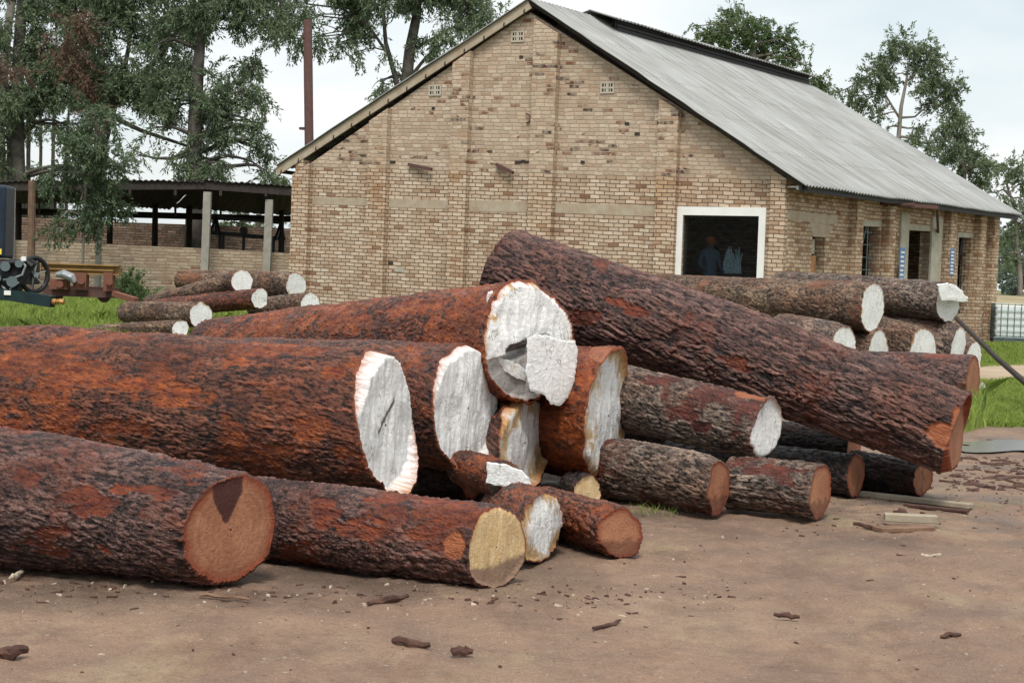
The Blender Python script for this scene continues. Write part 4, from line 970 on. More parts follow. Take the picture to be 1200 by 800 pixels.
# I small split
rt, cen, nrm, eh, ev, rf = make_log('small red split log with a white slab end wedged low in the pile', PILE, (594, 563, 10.4, 23), (545, 548, 11.3, 22), 'orange', 'worn', (.09, .04), .009, ratio=.95, strip=.5, seed=71, stain=lambda a, b, n: sst((-.05 - b + a * -.35 + n * .3) / .1), relief=.02)
slab(rt, 'split_slab', [(571, 541), (590, 543), (612, 551), (620, 560), (625, 578), (624, 584), (612, 588), (600, 576), (585, 569), (570, 566)], float((cen - CAM) @ FV) - .05, nrm, .05, MAT['cut_white'])
# J
make_log('short log with flaky pale end on the ground right of the yellow sawn end', PILE, (634, 617, gD(617, 42, 634), 42), (592, 600, 10.7, 34), 'red', 'worn', (.10, .04), .009, ratio=.52, tz=-.1, strip=.4, seed=73, relief=.035)
# K
make_log('front centre log on the ground with a yellow sawn end muddy at the bottom', PILE, (582, 640, gD(640, 47, 582), 47), (290, 606, gD(606, 44, 290), 44), 'purple', 'yellow', (.10, .045), .0075, ratio=.74, tz=-.05,
         patches=[(545, 640, 14, 18, 14, 1), (525, 632, 20, 12, 10), (500, 628, 20, 8), (470, 600, 14, 8), (430, 620, 30, 12), (380, 600, 20, 16)], strip=.38, seed=79, stain=lambda a, b, n: sst((-.34 - b + a * .12 + n * .35) / .12), relief=.018)
# L
make_log('small short log on the ground right of the pile, red end half muddy', PILE, (727, 624, gD(624, 30, 727), 30), (640, 597, gD(597, 26, 640), 26), 'red', 'bare', (.09, .04), .0075, ratio=.86,
         patches=[(705, 600, 16, 8, 15)], strip=.3, seed=83, stain=lambda a, b, n: .55 * sst((-.2 - b + n * .4) / .1), relief=.006)
make_log('added dark log filling the gap between the very thick and front centre logs with shade', PILE, (552, 556, 11.9, 27), (330, 560, 13.2, 27), 'dark', 'bare', (.12, .05), .012, ratio=.5, seed=87)  # added filler log, keeps the gap between the logs dark
# M
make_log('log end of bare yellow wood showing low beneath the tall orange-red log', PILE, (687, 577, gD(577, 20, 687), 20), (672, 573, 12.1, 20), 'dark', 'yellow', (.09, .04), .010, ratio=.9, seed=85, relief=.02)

# middle right stack
make_log('grey-barked log with a white painted oval end, on top of the right ground logs', MID, (898, 502, 12.0, 37), (728, 466, 12.98, 38), 'grey', 'white', (.10, .035), .008, ratio=.46, tz=.12,
         patches=[(880, 462, 26, 5, 5, 1), (802, 482, 16, 9, 5), (868, 475, 10, 7), (770, 445, 20, 6), (820, 500, 14, 6)], strip=.18, seed=101)
make_log('grey-brown ground log with bare red end, left of the two in a row', MID, (842, 571, gD(571, 34, 842), 34), (716, 549, gD(549, 35, 716), 35), 'grey', 'bare', (.10, .035), .009, ratio=.38, strip=.1, seed=103, relief=.005, stain=lambda a, b, n: .5 * sst((-.3 - b + n * .5) / .1))
make_log('grey-brown ground log with bare red end, right of the two in a row', MID, (961, 576, gD(576, 33, 961), 33), (858, 566, gD(566, 31, 858), 31), 'grey', 'bare', (.10, .04), .009, ratio=.36, patches=[(918, 560, 14, 8, 40), (905, 550, 30, 5)], strip=.25, seed=107, relief=.005, stain=lambda a, b, n: .5 * sst((-.3 - b + n * .5) / .1))
make_log('dark wet ground log with narrow orange end behind the two grey-brown logs', MID, (1003, 557, gD(557, 25, 1003), 25), (790, 535, 14.2, 25), 'dark', 'bare', (.12, .04), .011, ratio=.42, seed=109)  # far end lengthened to fill the bright gap with dark bark
make_log('dark log in shade tucked just under the long slanting log', MID, (1000, 524, 13.5, 20), (730, 497, 15.0, 24), 'dark', 'bare', (.12, .04), .011, ratio=.42, seed=111)  # far end lengthened to keep the gap under the upper log dark
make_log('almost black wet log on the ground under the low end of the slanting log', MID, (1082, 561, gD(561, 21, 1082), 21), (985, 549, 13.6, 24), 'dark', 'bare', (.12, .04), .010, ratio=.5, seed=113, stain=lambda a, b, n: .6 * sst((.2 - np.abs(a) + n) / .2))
# S and its companions behind
make_log('red-brown barked log with a thin dark red end, lying behind the slanting log', MID, (1140, 448, gD(448, 31, 1140), 31), (950, 440, 24.5, 28), 'purple', 'bare', (.16, .06), .013, ratio=.26, seed=117, strip=.1, rimred=.1)
make_log('small pale-ended log on the grass at the right end of the rear logs', RR, (1151, 457, gD(457, 10, 1151), 10), (1100, 452, 26, 9), 'brown', 'white', (.1, .05), .02, ratio=.4, seed=119)

# rear right stack
def gr(px, top, D):   # log on the ground with its top at a pixel row, at depth D
    r = (1.6 - (top - HZ(px)) * D / F_PX) / 2; b = r * F_PX / D; return (px, top + b, D, b)
def rear(label, f, e, bark, cut='white', **k): return make_log(label, RR, f, e, bark, cut, (.16, .055), .017, **k)
rear('large brown log on top of the rear right stack, upright oval white end', (1022, 361, 27.8, 30), (765, 344, 33, 24), 'brown', ratio=.45, seed=131, strip=.15)
rt, cen, nrm, eh, ev, rf = rear('dark-barked log at top right of the rear stack with broken two-part white end', (1111, 355, 30, 24), (915, 338, 33.5, 20), 'grey', ratio=.55, seed=133)
slab(rt, 'split_slab', [(1098, 333), (1110, 331), (1124, 337), (1135, 350), (1133, 354), (1102, 352)], float((cen - CAM) @ FV) - .05, nrm, .12, MAT['cut_white'])
rear('dark log with white end, leftmost and lowest in the rear right stack', gr(986, 381, 27), (915, 392, 28.5, 26), 'grey', ratio=.48, seed=137)
rear('log with a narrow white end directly below the large oval white end', gr(1029, 385, 28), (950, 398, 29.6, 28), 'brown', ratio=.36, seed=139)
rear('brown log with a broad flat-topped white end in the middle of the rear stack', gr(1081, 386, 28.7), (1010, 393, 30.2, 26), 'brown', ratio=.52, seed=141)
rear('dark grey log with a narrow white end under the broken two-part end', gr(1123, 381, 29.8), (1030, 388, 31.5, 26), 'grey', ratio=.28, seed=143)
rear('rightmost white-ended log of the rear stack, below the leaning pole', gr(1141, 400, 30.4), (1085, 398, 32, 22), 'grey', ratio=.4, seed=147)
# leaning pole
mb = MB(); a = P(1121, 373, 29.3); b = P(1170, 421, 25.0); c = P(1232, 474, 21.5); g3 = c + (c - b) * .0; 
e_ = P(1290, 530, 18.5); mb.tube([a, b, c, (e_[0], e_[1], .02)], [.035, .042, .045, .05], 8, wob=.12)
tag(mb.build('pole', MAT['dark']), 'thin dark pole leaning from the rear log stack down to the right', 'pole')

# rear left stack
def lr(label, f, e, bark='brown', cut='white', **k): return make_log(label, LR, f, e, bark, cut, (.14, .05), .018, **k)
def lz(px, cy, b, D): return (px, cy, D, b)
lr('back log of the left stack with a round white end against the building corner', (347, 336, 33, 17), (214, 329, 35, 12.5), ratio=.68, seed=151, patches=[(225, 325, 14, 8)])
lr('thin log with round white end sloping up to the left stack\'s top', (284, 330, 31.5, 13), (175, 356, 33.5, 9), ratio=.95, seed=153)
lr('reddish log with white end in the left stack, under the sloping log', (304, 350, 30.8, 12), (165, 364, 33, 10), bark='orange', ratio=.8, seed=155)
lr('brown log with a round white end at the front of the left stack', (235, 369, 29.8, 15.5), (150, 366, 32, 13), ratio=.86, seed=157)
lr('lowest thin log of the left stack with a small round white end', (211, 385, 29, 10.5), (112, 389, 31, 8), ratio=.95, seed=159)
lr('rightmost log of the left stack, white end half hidden by the pile', (364, 356, 31.5, 13), (300, 362, 33, 12), ratio=.85, seed=161)

# ------------------------------------------------------------------ trees
def leaf_mat(name, a, b, tr=.35):
    m = M(name, .65, .2); v = m.tc(); n = m.noise(v, 1.1, 3, .6); r = m.sep(m.attr('leaf'), 'Color')[0]
    c = m.mix(m.math('ADD', m.math('MULTIPLY', n, .5), m.math('MULTIPLY', r, .5)), a, b); m.col(c)
    t = m.N.new('ShaderNodeBsdfTranslucent'); m.L.new(c, t.inputs[0]); x = m.N.new('ShaderNodeMixShader'); x.inputs[0].default_value = tr
    m.L.new(m.b.outputs[0], x.inputs[1]); m.L.new(t.outputs[0], x.inputs[2]); m.L.new(x.outputs[0], m.N['Material Output'].inputs[0]); return m.m
MAT['leaf'] = leaf_mat('gum_leaves', (.072, .108, .060), (.21, .265, .150))
MAT['leaf_g'] = leaf_mat('green_leaves', (.06, .10, .040), (.16, .22, .095))
MAT['leaf_y'] = leaf_mat('greyish_green_leaves', (.055, .085, .045), (.15, .20, .115))
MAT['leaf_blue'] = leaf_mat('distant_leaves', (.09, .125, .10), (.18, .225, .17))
MAT['leaf_dead'] = leaf_mat('dead_leaves', (.095, .062, .045), (.19, .125, .085))
MAT['trunk'] = plain('gum_trunk', (.115, .10, .085), .9, .3, 2.5, c2=(.045, .04, .034))
MAT['trunk_pale'] = plain('pale_gum_trunk', (.24, .22, .19), .9, .2, 1.5, c2=(.13, .11, .09))
def leaves(name, clumps, D, mat, parent, size=.22, wid=.045, dens=1.0, droop=.85, spread=None, label=None):
    if size > .25 and size < .5: size *= .50; wid *= .46; dens *= 2.4
    """clumps (px, py, r px, n[, depth offset]); leaves hang in sprays along drooping twigs"""
    Cn = []; 
    for cl in clumps:
        px, py, r, n = cl[:4]; dz = cl[4] if len(cl) > 4 else rng.uniform(-1, 1) * (spread if spread is not None else r * D / F_PX * 1.0)
        c = P(px, py, D + dz); R = r * D / F_PX; n = int(n * dens); nsp = max(3, n // 34)
        # sub clumps inside the clump, then sprays
        sub = rng.normal(size=(max(3, n // 70), 3)); sub /= np.linalg.norm(sub, axis=1)[:, None]; sub *= (rng.random((len(sub), 1)) ** .5) * R * .8
        sp = sub[rng.integers(0, len(sub), nsp)] + rng.normal(size=(nsp, 3)) * R * .22
        k = rng.integers(0, nsp, n); along = rng.random(n)[:, None] * size * 4.0
        dirs = rng.normal(size=(nsp, 3)) * .6 + np.array([0, 0, -droop]); dirs /= np.linalg.norm(dirs, axis=1)[:, None]
        pos = c + sp[k] + dirs[k] * along + rng.normal(size=(n, 3)) * size * .22
        Cn.append((pos, dirs[k]))
    pos = np.concatenate([a for a, _ in Cn]); dd = np.concatenate([b for _, b in Cn]); n = len(pos)
    ax = dd + rng.normal(size=(n, 3)) * .55; ax /= np.linalg.norm(ax, axis=1)[:, None]
    sd_ = np.cross(ax, rng.normal(size=(n, 3))); sd_ /= np.linalg.norm(sd_, axis=1)[:, None]
    ln = size * rng.uniform(.55, 1.2, (n, 1)); wd = wid * rng.uniform(.6, 1.3, (n, 1))
    V = np.stack([pos, pos + ax * ln * .45 + sd_ * wd, pos + ax * ln, pos + ax * ln * .45 - sd_ * wd], 1).reshape(-1, 3)
    Fc = np.arange(4 * n).reshape(n, 4); r = np.repeat(rng.random(n), 4)
    o = mesh_np(name, V, Fc, mat, parent=parent, attrs={'leaf': np.stack([r, r, r, np.ones_like(r)], 1)})
    if label: o['label'] = label
    return o
def limb(mb_, a, b, ra, rb_, sag=.1, n=6):
    a = np.array(a); b = np.array(b); L = np.linalg.norm(b - a); off = rng.normal(size=3) * L * .07; pts = []
    for i in range(n + 1):
        t = i / n; pts.append(a + (b - a) * t + off * math.sin(math.pi * t) + np.array([0, 0, sag * L * math.sin(math.pi * t)]) + rng.normal(size=3) * L * .01)
    mb_.tube(pts, [ra + (rb_ - ra) * i / n for i in range(n + 1)], 7); return pts
def tree(name, label, D, trunk, clumps, mat='leaf', tm='trunk', limbs=(), size=.3, wid=.05, dens=1.0, group=None, base=True, twigs=2, dead=None, droop=.85, cat='tree'):
    if dead: dead = [(*q, -3.5) for q in dead]
    """trunk (px, py, r m) from the bottom up; limbs lists of the same"""
    b0 = P(trunk[0][0], trunk[0][1], D); gz = float(ter(b0[0], b0[1])); root = empty(name, (b0[0], b0[1], gz), label, cat, group)
    mb_ = MB(); pts = [P(x, y, D) for x, y, r in trunk]; rs_ = [r for *_, r in trunk]
    if base: pts = [np.array([pts[0][0], pts[0][1], gz - .1])] + pts; rs_ = [rs_[0] * 1.25] + rs_
    mb_.tube(pts, rs_, 10, wob=.05)
    alln = [(p, r) for p, r in zip(pts[1:], rs_[1:])]
    for i in range(len(pts) - 1):
        for t in (.33, .66): alln.append((pts[i] * (1 - t) + pts[i + 1] * t, rs_[i] * (1 - t) + rs_[i + 1] * t))
    for lm in limbs:
        lp_ = [P(x, y, D + (lm[0][3] if len(lm[0]) > 3 else 0) * (i / max(1, len(lm) - 1))) for i, (x, y, *_) in enumerate(lm)]
        mb_.tube(lp_, [q[2] for q in lm], 8, wob=.05)
        for i in range(len(lp_) - 1):
            for t in (0, .5, 1): alln.append((lp_[i] * (1 - t) + lp_[i + 1] * t, lm[i][2]))
    mb_.build('trunk', MAT[tm], root, True)
    br = MB(); fc = []; D0 = D
    for cl in clumps:
        dz = rng.uniform(-1, 1) * cl[2] * D / F_PX * 1.2; fc.append((*cl[:4], dz))
        c = P(cl[0], cl[1], D + dz); best = min(alln, key=lambda q: np.linalg.norm(q[0] - c) + (2.0 if q[0][2] > c[2] + .5 else 0))
        r0 = min(best[1] * .6, .09); ps = limb(br, best[0], c, r0, .02, .08)
        R = cl[2] * D / F_PX
        for _ in range(twigs):
            q = ps[rng.integers(3, 7)]; limb(br, q, c + rng.normal(size=3) * R * .55, .025, .008, 0, 4)
    br.build('branches', MAT[tm], root, True)
    leaves('crown', fc, D, MAT[mat], root, size, wid, dens, droop)
    if dead: leaves('dead_foliage', dead, D, MAT['leaf_dead'], root, size, wid, dens, droop, label='reddish-brown withered foliage')
    return root
def scatter(box, n, r, leafn):
    x0, y0, x1, y1 = box; return [(rng.uniform(x0, x1), rng.uniform(y0, y1), rng.uniform(*r), leafn) for _ in range(n)]
GT = 'tall gum trees behind the shed'
tree('gum_tree', 'tall gum tree with reddish withered foliage over the left end of the shed', 60, [(22, 240, .26), (20, 150, .24), (22, 60, .2), (30, -60, .15)],
     scatter((-60, -60, 130, 120), 62, (14, 24), 360) + scatter((-40, 110, 120, 200), 22, (10, 18), 200), dead=[(95, 25, 22, 500), (90, 70, 18, 420), (104, 95, 14, 300), (10, 80, 22, 260), (70, 50, 18, 260), (110, 130, 14, 160)],
     limbs=[[(20, 170, .1), (50, 120, .08), (78, 60, .06), (96, 10, .04)], [(20, 130, .1), (-10, 60, .08), (-20, 0, .05)]], group=GT, tm='trunk', size=.36, wid=.052)
tree('gum_tree', 'pale slim gum trunk at the far left edge behind the shed', 63, [(3, 240, .2), (0, 150, .18), (6, 60, .16), (14, 0, .13), (20, -50, .1)],
     scatter((-60, -50, 20, 160), 9, (14, 24), 260), group=GT, tm='trunk_pale', size=.36, wid=.052)
tree('gum_tree', 'gum tree with a forked leaning limb left of the straight trunk', 58, [(112, 240, .24), (118, 170, .22), (132, 122, .19), (142, 103, .17)],
     scatter((95, -50, 225, 110), 42, (12, 22), 330) + scatter((90, 60, 170, 110), 6, (10, 18), 200),
     limbs=[[(142, 103, .15), (160, 95, .12), (185, 68, .1), (205, 40, .08), (222, 12, .06), (235, -30, .05)], [(140, 104, .12), (146, 80, .09), (152, 50, .07), (150, 0, .05)], [(134, 138, .09), (165, 153, .07), (195, 163, .06), (222, 172, .05)]],
     group=GT, size=.36, wid=.052)
tree('gum_tree', 'tall straight-trunked gum tree standing over the middle of the shed', 56, [(228, 240, .27), (227, 200, .26), (229, 140, .23), (232, 80, .19), (237, 20, .15), (242, -60, .1)],
     scatter((170, -50, 330, 30), 30, (12, 20), 330) + scatter((170, 50, 270, 140), 18, (9, 15), 200) + scatter((220, 80, 312, 205), 34, (8, 14), 130) + [(288, 75, 17, 300), (300, 70, 10, 160), (295, 120, 12, 160), (180, 150, 13, 130), (200, 185, 14, 160), (262, 190, 14, 180), (160, 180, 14, 160), (215, 190, 14, 220)],
     limbs=[[(236, 28, .08), (262, 22, .06), (300, 26, .04), (330, 22, .03)], [(229, 120, .06), (262, 118, .04), (290, 126, .03)]], group=GT, size=.36, wid=.05)
tree('gum_tree', 'gum tree with broad drooping crown behind the upper gable slope', 66, [(470, 260, .3), (471, 150, .27), (480, 60, .22), (488, 20, .18), (492, -40, .13)],
     scatter((410, -60, 570, 10), 22, (16, 28), 520) + scatter((325, -40, 425, 30), 13, (14, 24), 420) + [(345, 45, 12, 200), (372, 42, 14, 260), (400, 50, 12, 180), (430, 30, 14, 260), (448, 96, 11, 170), (470, 90, 10, 120), (455, 60, 10, 110), (520, 40, 16, 360), (535, 20, 18, 420), (510, 55, 12, 220), (555, 22, 14, 300), (420, 60, 9, 110), (328, 40, 8, 90), (495, 45, 11, 160)],
     limbs=[[(472, 130, .14), (463, 90, .1), (452, 50, .08), (448, 0, .06), (440, -30, .05)], [(480, 60, .08), (508, 45, .06), (535, 30, .04)], [(474, 100, .1), (500, 66, .05), (520, 50, .03)], [(452, 60, .06), (432, 30, .05), (400, 10, .04), (360, 5, .03)]],
     group=GT, size=.38, wid=.058, droop=1.1)
tree('young_tree', 'small bushy green tree on a thin stem in front of the shed', 44, [(97, 308, .035), (98, 270, .033), (100, 230, .03), (103, 190, .025), (106, 150, .02)],
     [(105, 150, 22, 420), (90, 165, 20, 420), (122, 170, 20, 420), (75, 185, 18, 320), (108, 190, 24, 520), (135, 195, 14, 260), (92, 210, 20, 380), (125, 218, 18, 380), (70, 208, 12, 180), (135, 232, 11, 220), (118, 245, 12, 240), (95, 235, 13, 150), (112, 262, 10, 150), (72, 250, 10, 120), (56, 205, 9, 80), (88, 262, 10, 120), (115, 128, 12, 200), (130, 140, 10, 140), (62, 268, 8, 80)],
     mat='leaf_y', tm='trunk_pale', size=.15, wid=.022, dens=2.1, base=True)
# row behind the rear wall, seen under the shed roof
tree('gum_tree', 'low dense gum foliage seen under the left half of the shed roof', 68, [(60, 300, .15), (62, 260, .13), (64, 220, .1)],
     scatter((0, 215, 120, 262), 16, (8, 14), 210), size=.34, wid=.05, group=GT)
tree('gum_tree', 'scrubby tree seen through the right end of the shed', 70, [(300, 300, .14), (302, 270, .12), (304, 240, .1)],
     scatter((240, 235, 345, 275), 14, (7, 12), 170) + scatter((318, 205, 345, 240), 4, (8, 12), 200), mat='leaf_g', size=.3, wid=.05, group=GT)
for i, (px, r) in enumerate([(8, .12), (34, .09), (46, .07), (60, .08), (78, .06)]):
    t_ = ['slim bare gum trunk nearest the left edge behind the shed', 'slim gum stem just left of the brown shed post', 'thin gum stem right of the brown shed post', 'slim dark stem behind the small green tree', 'thin stem behind the right side of the small green tree'][i]
    tree('gum_sapling', t_, 64 + i, [(px, 262, r), (px + rng.uniform(-4, 4), 180, r * .9), (px + rng.uniform(-6, 6), 90, r * .7), (px + rng.uniform(-8, 8), 30, r * .4)],
         [(px + rng.uniform(-8, 8), y, rng.uniform(8, 13), 90) for y in (150, 110, 60, 200)], group='slim gum stems behind the shed', size=.34, wid=.05, twigs=1)
RT = 'trees beyond the building roof'
tree('gum_tree', 'round green treetop behind the ridge vent of the roof', 85, [(880, 260, .3), (880, 140, .28), (884, 80, .2), (880, 40, .12)],
     [(866, 14, 10, 200), (852, 24, 12, 240), (878, 26, 14, 320), (900, 36, 14, 320), (922, 44, 15, 340), (895, 58, 16, 380), (872, 50, 15, 340), (930, 62, 12, 200), (916, 72, 13, 200), (840, 42, 12, 260), (828, 38, 10, 180), (850, 48, 12, 240), (945, 75, 10, 110), (958, 92, 10, 150), (950, 98, 9, 140), (935, 90, 12, 130), (965, 100, 7, 80), (812, 30, 5, 30)],
     mat='leaf_g', tm='trunk_pale', size=.36, wid=.07, group=RT, droop=.4, dens=1.9)
tree('gum_tree', 'open-crowned gum tree with a visible forked pale trunk above the far roof end', 90, [(1051, 260, .15), (1053, 160, .12), (1056, 125, .10), (1062, 96, .07), (1066, 70, .04)],
     [(1044, 58, 12, 240), (1062, 50, 13, 270), (1082, 54, 13, 270), (1096, 66, 12, 250), (1035, 72, 12, 240), (1020, 85, 12, 200), (1008, 92, 11, 170), (1003, 105, 8, 90), (1030, 98, 12, 230), (1046, 90, 11, 200), (1015, 118, 11, 150), (1000, 112, 9, 80), (1028, 130, 9, 140), (1022, 140, 7, 70), (1076, 76, 13, 280), (1100, 88, 13, 280), (1116, 98, 11, 200), (1084, 98, 12, 240), (1108, 112, 12, 240), (1120, 106, 7, 90), (1090, 118, 10, 170), (1116, 128, 11, 200), (1080, 150, 10, 120), (1072, 165, 9, 130), (1088, 170, 9, 130), (985, 108, 8, 60), (1040, 150, 6, 40)],
     limbs=[[(1055, 140, .07), (1044, 122, .055), (1034, 105, .04), (1030, 88, .03)], [(1056, 138, .07), (1072, 137, .05), (1090, 122, .03)], [(1062, 96, .05), (1075, 84, .04), (1086, 70, .03)]],
     mat='leaf', tm='trunk_pale', size=.4, wid=.072, group=RT, droop=.6, twigs=1, dens=1.8)
tree('gum_tree', 'gum tree sloping down behind the right roof edge', 95, [(1130, 280, .15), (1130, 200, .12), (1122, 160, .09), (1118, 130, .05)],
     [(1110, 150, 13, 260), (1124, 142, 12, 240), (1132, 160, 13, 280), (1120, 175, 14, 300), (1142, 178, 13, 270), (1108, 180, 12, 200), (1150, 192, 12, 240), (1132, 195, 13, 280), (1155, 208, 10, 180), (1145, 212, 10, 180), (1100, 165, 10, 150), (1166, 196, 8, 100)],
     mat='leaf', size=.4, wid=.072, group=RT, droop=.6, twigs=1, dens=1.8)
tree('gum_tree', 'airy gum tree at the right edge beside the brick building', 88, [(1196, 330, .12), (1192, 280, .10), (1188, 240, .08), (1180, 218, .05)],
     [(1178, 196, 9, 140), (1190, 200, 10, 180), (1200, 215, 10, 180), (1172, 232, 9, 120), (1186, 238, 10, 140), (1205, 240, 12, 220), (1190, 262, 11, 200), (1178, 276, 8, 140), (1202, 270, 12, 240), (1176, 300, 7, 90), (1220, 225, 14, 260), (1225, 260, 14, 260), (1186, 300, 8, 90), (1196, 195, 6, 70)],
     limbs=[[(1186, 232, .08), (1176, 222, .06), (1166, 226, .03)]], mat='leaf', tm='trunk_pale', size=.4, wid=.072, group=RT, droop=.6, dens=1.8)
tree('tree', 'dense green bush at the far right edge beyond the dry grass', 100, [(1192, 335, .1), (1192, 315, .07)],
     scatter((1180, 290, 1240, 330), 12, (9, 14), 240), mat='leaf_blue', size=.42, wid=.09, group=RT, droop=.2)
# weeds by the wall
def bush(label, px, py, D, r, n, mat='leaf_g', size=.10):
    b = P(px, py, D); root = empty('bush', (b[0], b[1], float(ter(b[0], b[1]))), label, 'bush')
    mb_ = MB(); g0 = np.array([b[0], b[1], float(ter(b[0], b[1])) - .02])
    for _ in range(9): limb(mb_, g0, b + rng.normal(size=3) * r * D / F_PX * .5, .012, .004, .1, 4)
    mb_.build('stems', MAT['trunk'], root); leaves('foliage', [(px, py, r, n), (px - r * .6, py + r * .4, r * .7, n // 2), (px + r * .6, py + r * .5, r * .7, n // 2)], D, MAT[mat], root, size, .022, 1, -.5)
bush('green weed bush against the low tan brick wall', 152, 336, 44, 12, 900)
bush('leafy green weed on the left log stack beside the brick wall', 166, 352, 35, 9, 300)

# ------------------------------------------------------------------ far scrub and dry bank on the right
def far_stuff():
    mb_ = [];
    n = 9000; x = rng.uniform(8, 70, n); y = rng.uniform(62, 82, n)
    z = ter(x, y) + 0
    return x, y, z
MAT['drygrass'] = leaf_mat('dry_grass', (.20, .155, .09), (.38, .30, .18), .2)
MAT['grass'] = leaf_mat('green_grass', (.15, .22, .04), (.42, .52, .13), .45)
def blades(name, x, y, hgt, wid, mat, label, lean=.35):
    n = len(x); z = ter(x, y); b = np.stack([x, y, z - .02], 1); a = rng.uniform(0, 2 * math.pi, n); sx = np.stack([np.cos(a), np.sin(a), 0 * a], 1)
    ln = rng.normal(size=(n, 3)) * lean; ln[:, 2] = 1; h = (hgt * rng.uniform(.5, 1.2, n))[:, None]; w_ = (wid * rng.uniform(.6, 1.3, n))[:, None]
    bend = rng.normal(size=(n, 3)) * .3; bend[:, 2] = -.05
    V = np.stack([b - sx * w_, b + sx * w_, b + ln * h * .55 + sx * w_ * .7, b + ln * h * .55 - sx * w_ * .7, b + ln * h + bend * h], 1).reshape(-1, 3)
    base = np.arange(n)[:, None] * 5; q = base + np.array([[0, 1, 2, 3]]); t = base + np.array([[3, 2, 4, 4]])
    tri = [None]; me_f = q
    r = np.repeat(rng.random(n), 5)
    # quads and tip triangles in one polygon list of 5-gons
    F5 = base + np.array([[0, 1, 2, 4, 3]])
    o = mesh_np(name, V, F5, mat, attrs={'leaf': np.stack([r, r, r, np.ones_like(r)], 1)}); tag(o, label, 'grass', kind='stuff'); return o
def region(n, poly):
    """random ground points whose pixels fall inside a photo polygon"""
    poly = np.array(poly, float); x0, y0 = poly.min(0); x1, y1 = poly.max(0); xs = []; 
    while len(xs) < n:
        px = rng.uniform(x0, x1, n * 2); py = rng.uniform(y0, y1, n * 2); ins = np.zeros(len(px), bool); j = len(poly) - 1
        for i in range(len(poly)):
            c_ = ((poly[i][1] > py) != (poly[j][1] > py)) & (px < (poly[j][0] - poly[i][0]) * (py - poly[i][1]) / (poly[j][1] - poly[i][1] + 1e-9) + poly[i][0]); ins ^= c_; j = i
        for a, b in zip(px[ins], py[ins]): xs.append((a, b))
    out_ = []
    for a, b in xs[:n]:
        p = G(a, b); out_.append(p[:2])
    o = np.array(out_); return o[:, 0], o[:, 1]
x = rng.uniform(-16, -2.2, 90000); y = rng.uniform(24, 46, 90000); k = rng.random(90000) < (.35 + .65 * fbm(x * .5, y * .5, 77, 3)); x, y = x[k], y[k]
blades('grass', x, y, .26, .011, MAT['grass'], 'bright green grass around the machine and left log stack')
xa, ya = region(26000, [(1100, 449), (1160, 447), (1240, 443), (1240, 500), (1165, 500), (1120, 492)]); xb, yb = region(16000, [(1100, 404), (1240, 400), (1240, 428), (1130, 432)])
blades('grass', np.concatenate([xa, xb]), np.concatenate([ya, yb]), .11, .008, MAT['grass'], 'short green grass on both sides of the pale track at right')
xc, yc = region(900, [(1118, 470), (1150, 465), (1158, 500), (1125, 508)]); blades('grass_tuft', xc, yc, .34, .007, MAT['grass'], 'tuft of taller grass behind the low end of the slanting log', .25)
xc, yc = region(70, [(735, 588), (765, 590), (800, 600), (790, 606), (740, 602)]); blades('grass_tuft', xc, yc, .08, .003, MAT['grass'], 'thin wisps of grass at the foot of the right ground logs', .4)
x = rng.uniform(15, 60, 26000); y = rng.uniform(52, 80, 26000); blades('dry_grass', x, y, .75, .03, MAT['drygrass'], 'dry brown grass bank beyond the white tank')
x = rng.uniform(-60, 20, 9000); y = rng.uniform(75, 110, 9000); blades('dry_grass', x, y, .7, .05, MAT['drygrass'], 'rough dry grass behind the shed and building')
# dry bank as real earth
V = []; Fc = []; bx = np.linspace(12, 90, 60); by = np.linspace(58, 96, 24)
for b_ in by:
    for a_ in bx: V.append((a_, b_, float(ter(a_, b_)) - .05 + 1.05 * float(sst(np.array((b_ - 58) / 9))) * (1 + .25 * (float(fbm(a_ * .2, b_ * .2, 5, 3)) - .5)) - .0))
for j in range(23):
    for i in range(59): Fc.append((j * 60 + i, j * 60 + i + 1, (j + 1) * 60 + i + 1, (j + 1) * 60 + i))
tag(mesh_np('hill', V, Fc, plain('dry_bank_earth', (.33, .26, .16), .95, .2, .6, c2=(.22, .19, .10))), kind='structure')
# far wood: one mass on the horizon
cl = [(rng.uniform(-200, 1500), rng.uniform(296, 318) + .035 * 0, rng.uniform(10, 18), 170, rng.uniform(-8, 8)) for _ in range(110)]
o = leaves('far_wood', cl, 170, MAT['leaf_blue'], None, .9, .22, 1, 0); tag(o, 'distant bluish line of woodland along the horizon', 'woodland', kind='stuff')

# ------------------------------------------------------------------ planks, sticks and litter
MAT['plank'] = plain('weathered_plank', (.36, .31, .23), .85, .15, 4, c2=(.22, .18, .13))
MAT['chip'] = plain('bark_chip', (.10, .05, .035), .85, .25, 12, c2=(.05, .025, .02))
MAT['chip_l'] = plain('pale_chip', (.50, .42, .32), .85, .15, 12)
MAT['chip_m'] = plain('brown_chip', (.22, .13, .085), .85, .2, 12)
def plank(label, a, b, wd, th, zoff=0, mat='plank'):
    A = G(*a); B_ = G(*b); m_ = MB(); A[2] += th / 2 + zoff - .004; B_[2] += th / 2 + zoff - .004; m_.bar(A, B_, wd, th); o = m_.build('plank', MAT[mat])
    bv = o.modifiers.new('b', 'BEVEL'); bv.width = .004; tag(o, label, 'plank', 'planks on the ground at right'); return o
plank('long grey plank lying in front of the black wet log', (1008, 580), (1138, 595), .10, .035)
plank('dark thin plank under the right end of the long grey plank', (1060, 592), (1135, 600), .06, .02, 0, 'chip')
plank('short pale block of plank on the small heap of offcuts', (1036, 614), (1098, 617), .10, .05, .03)
plank('brown offcut under the short pale block', (1028, 622), (1090, 620), .12, .03, 0, 'chip_m')
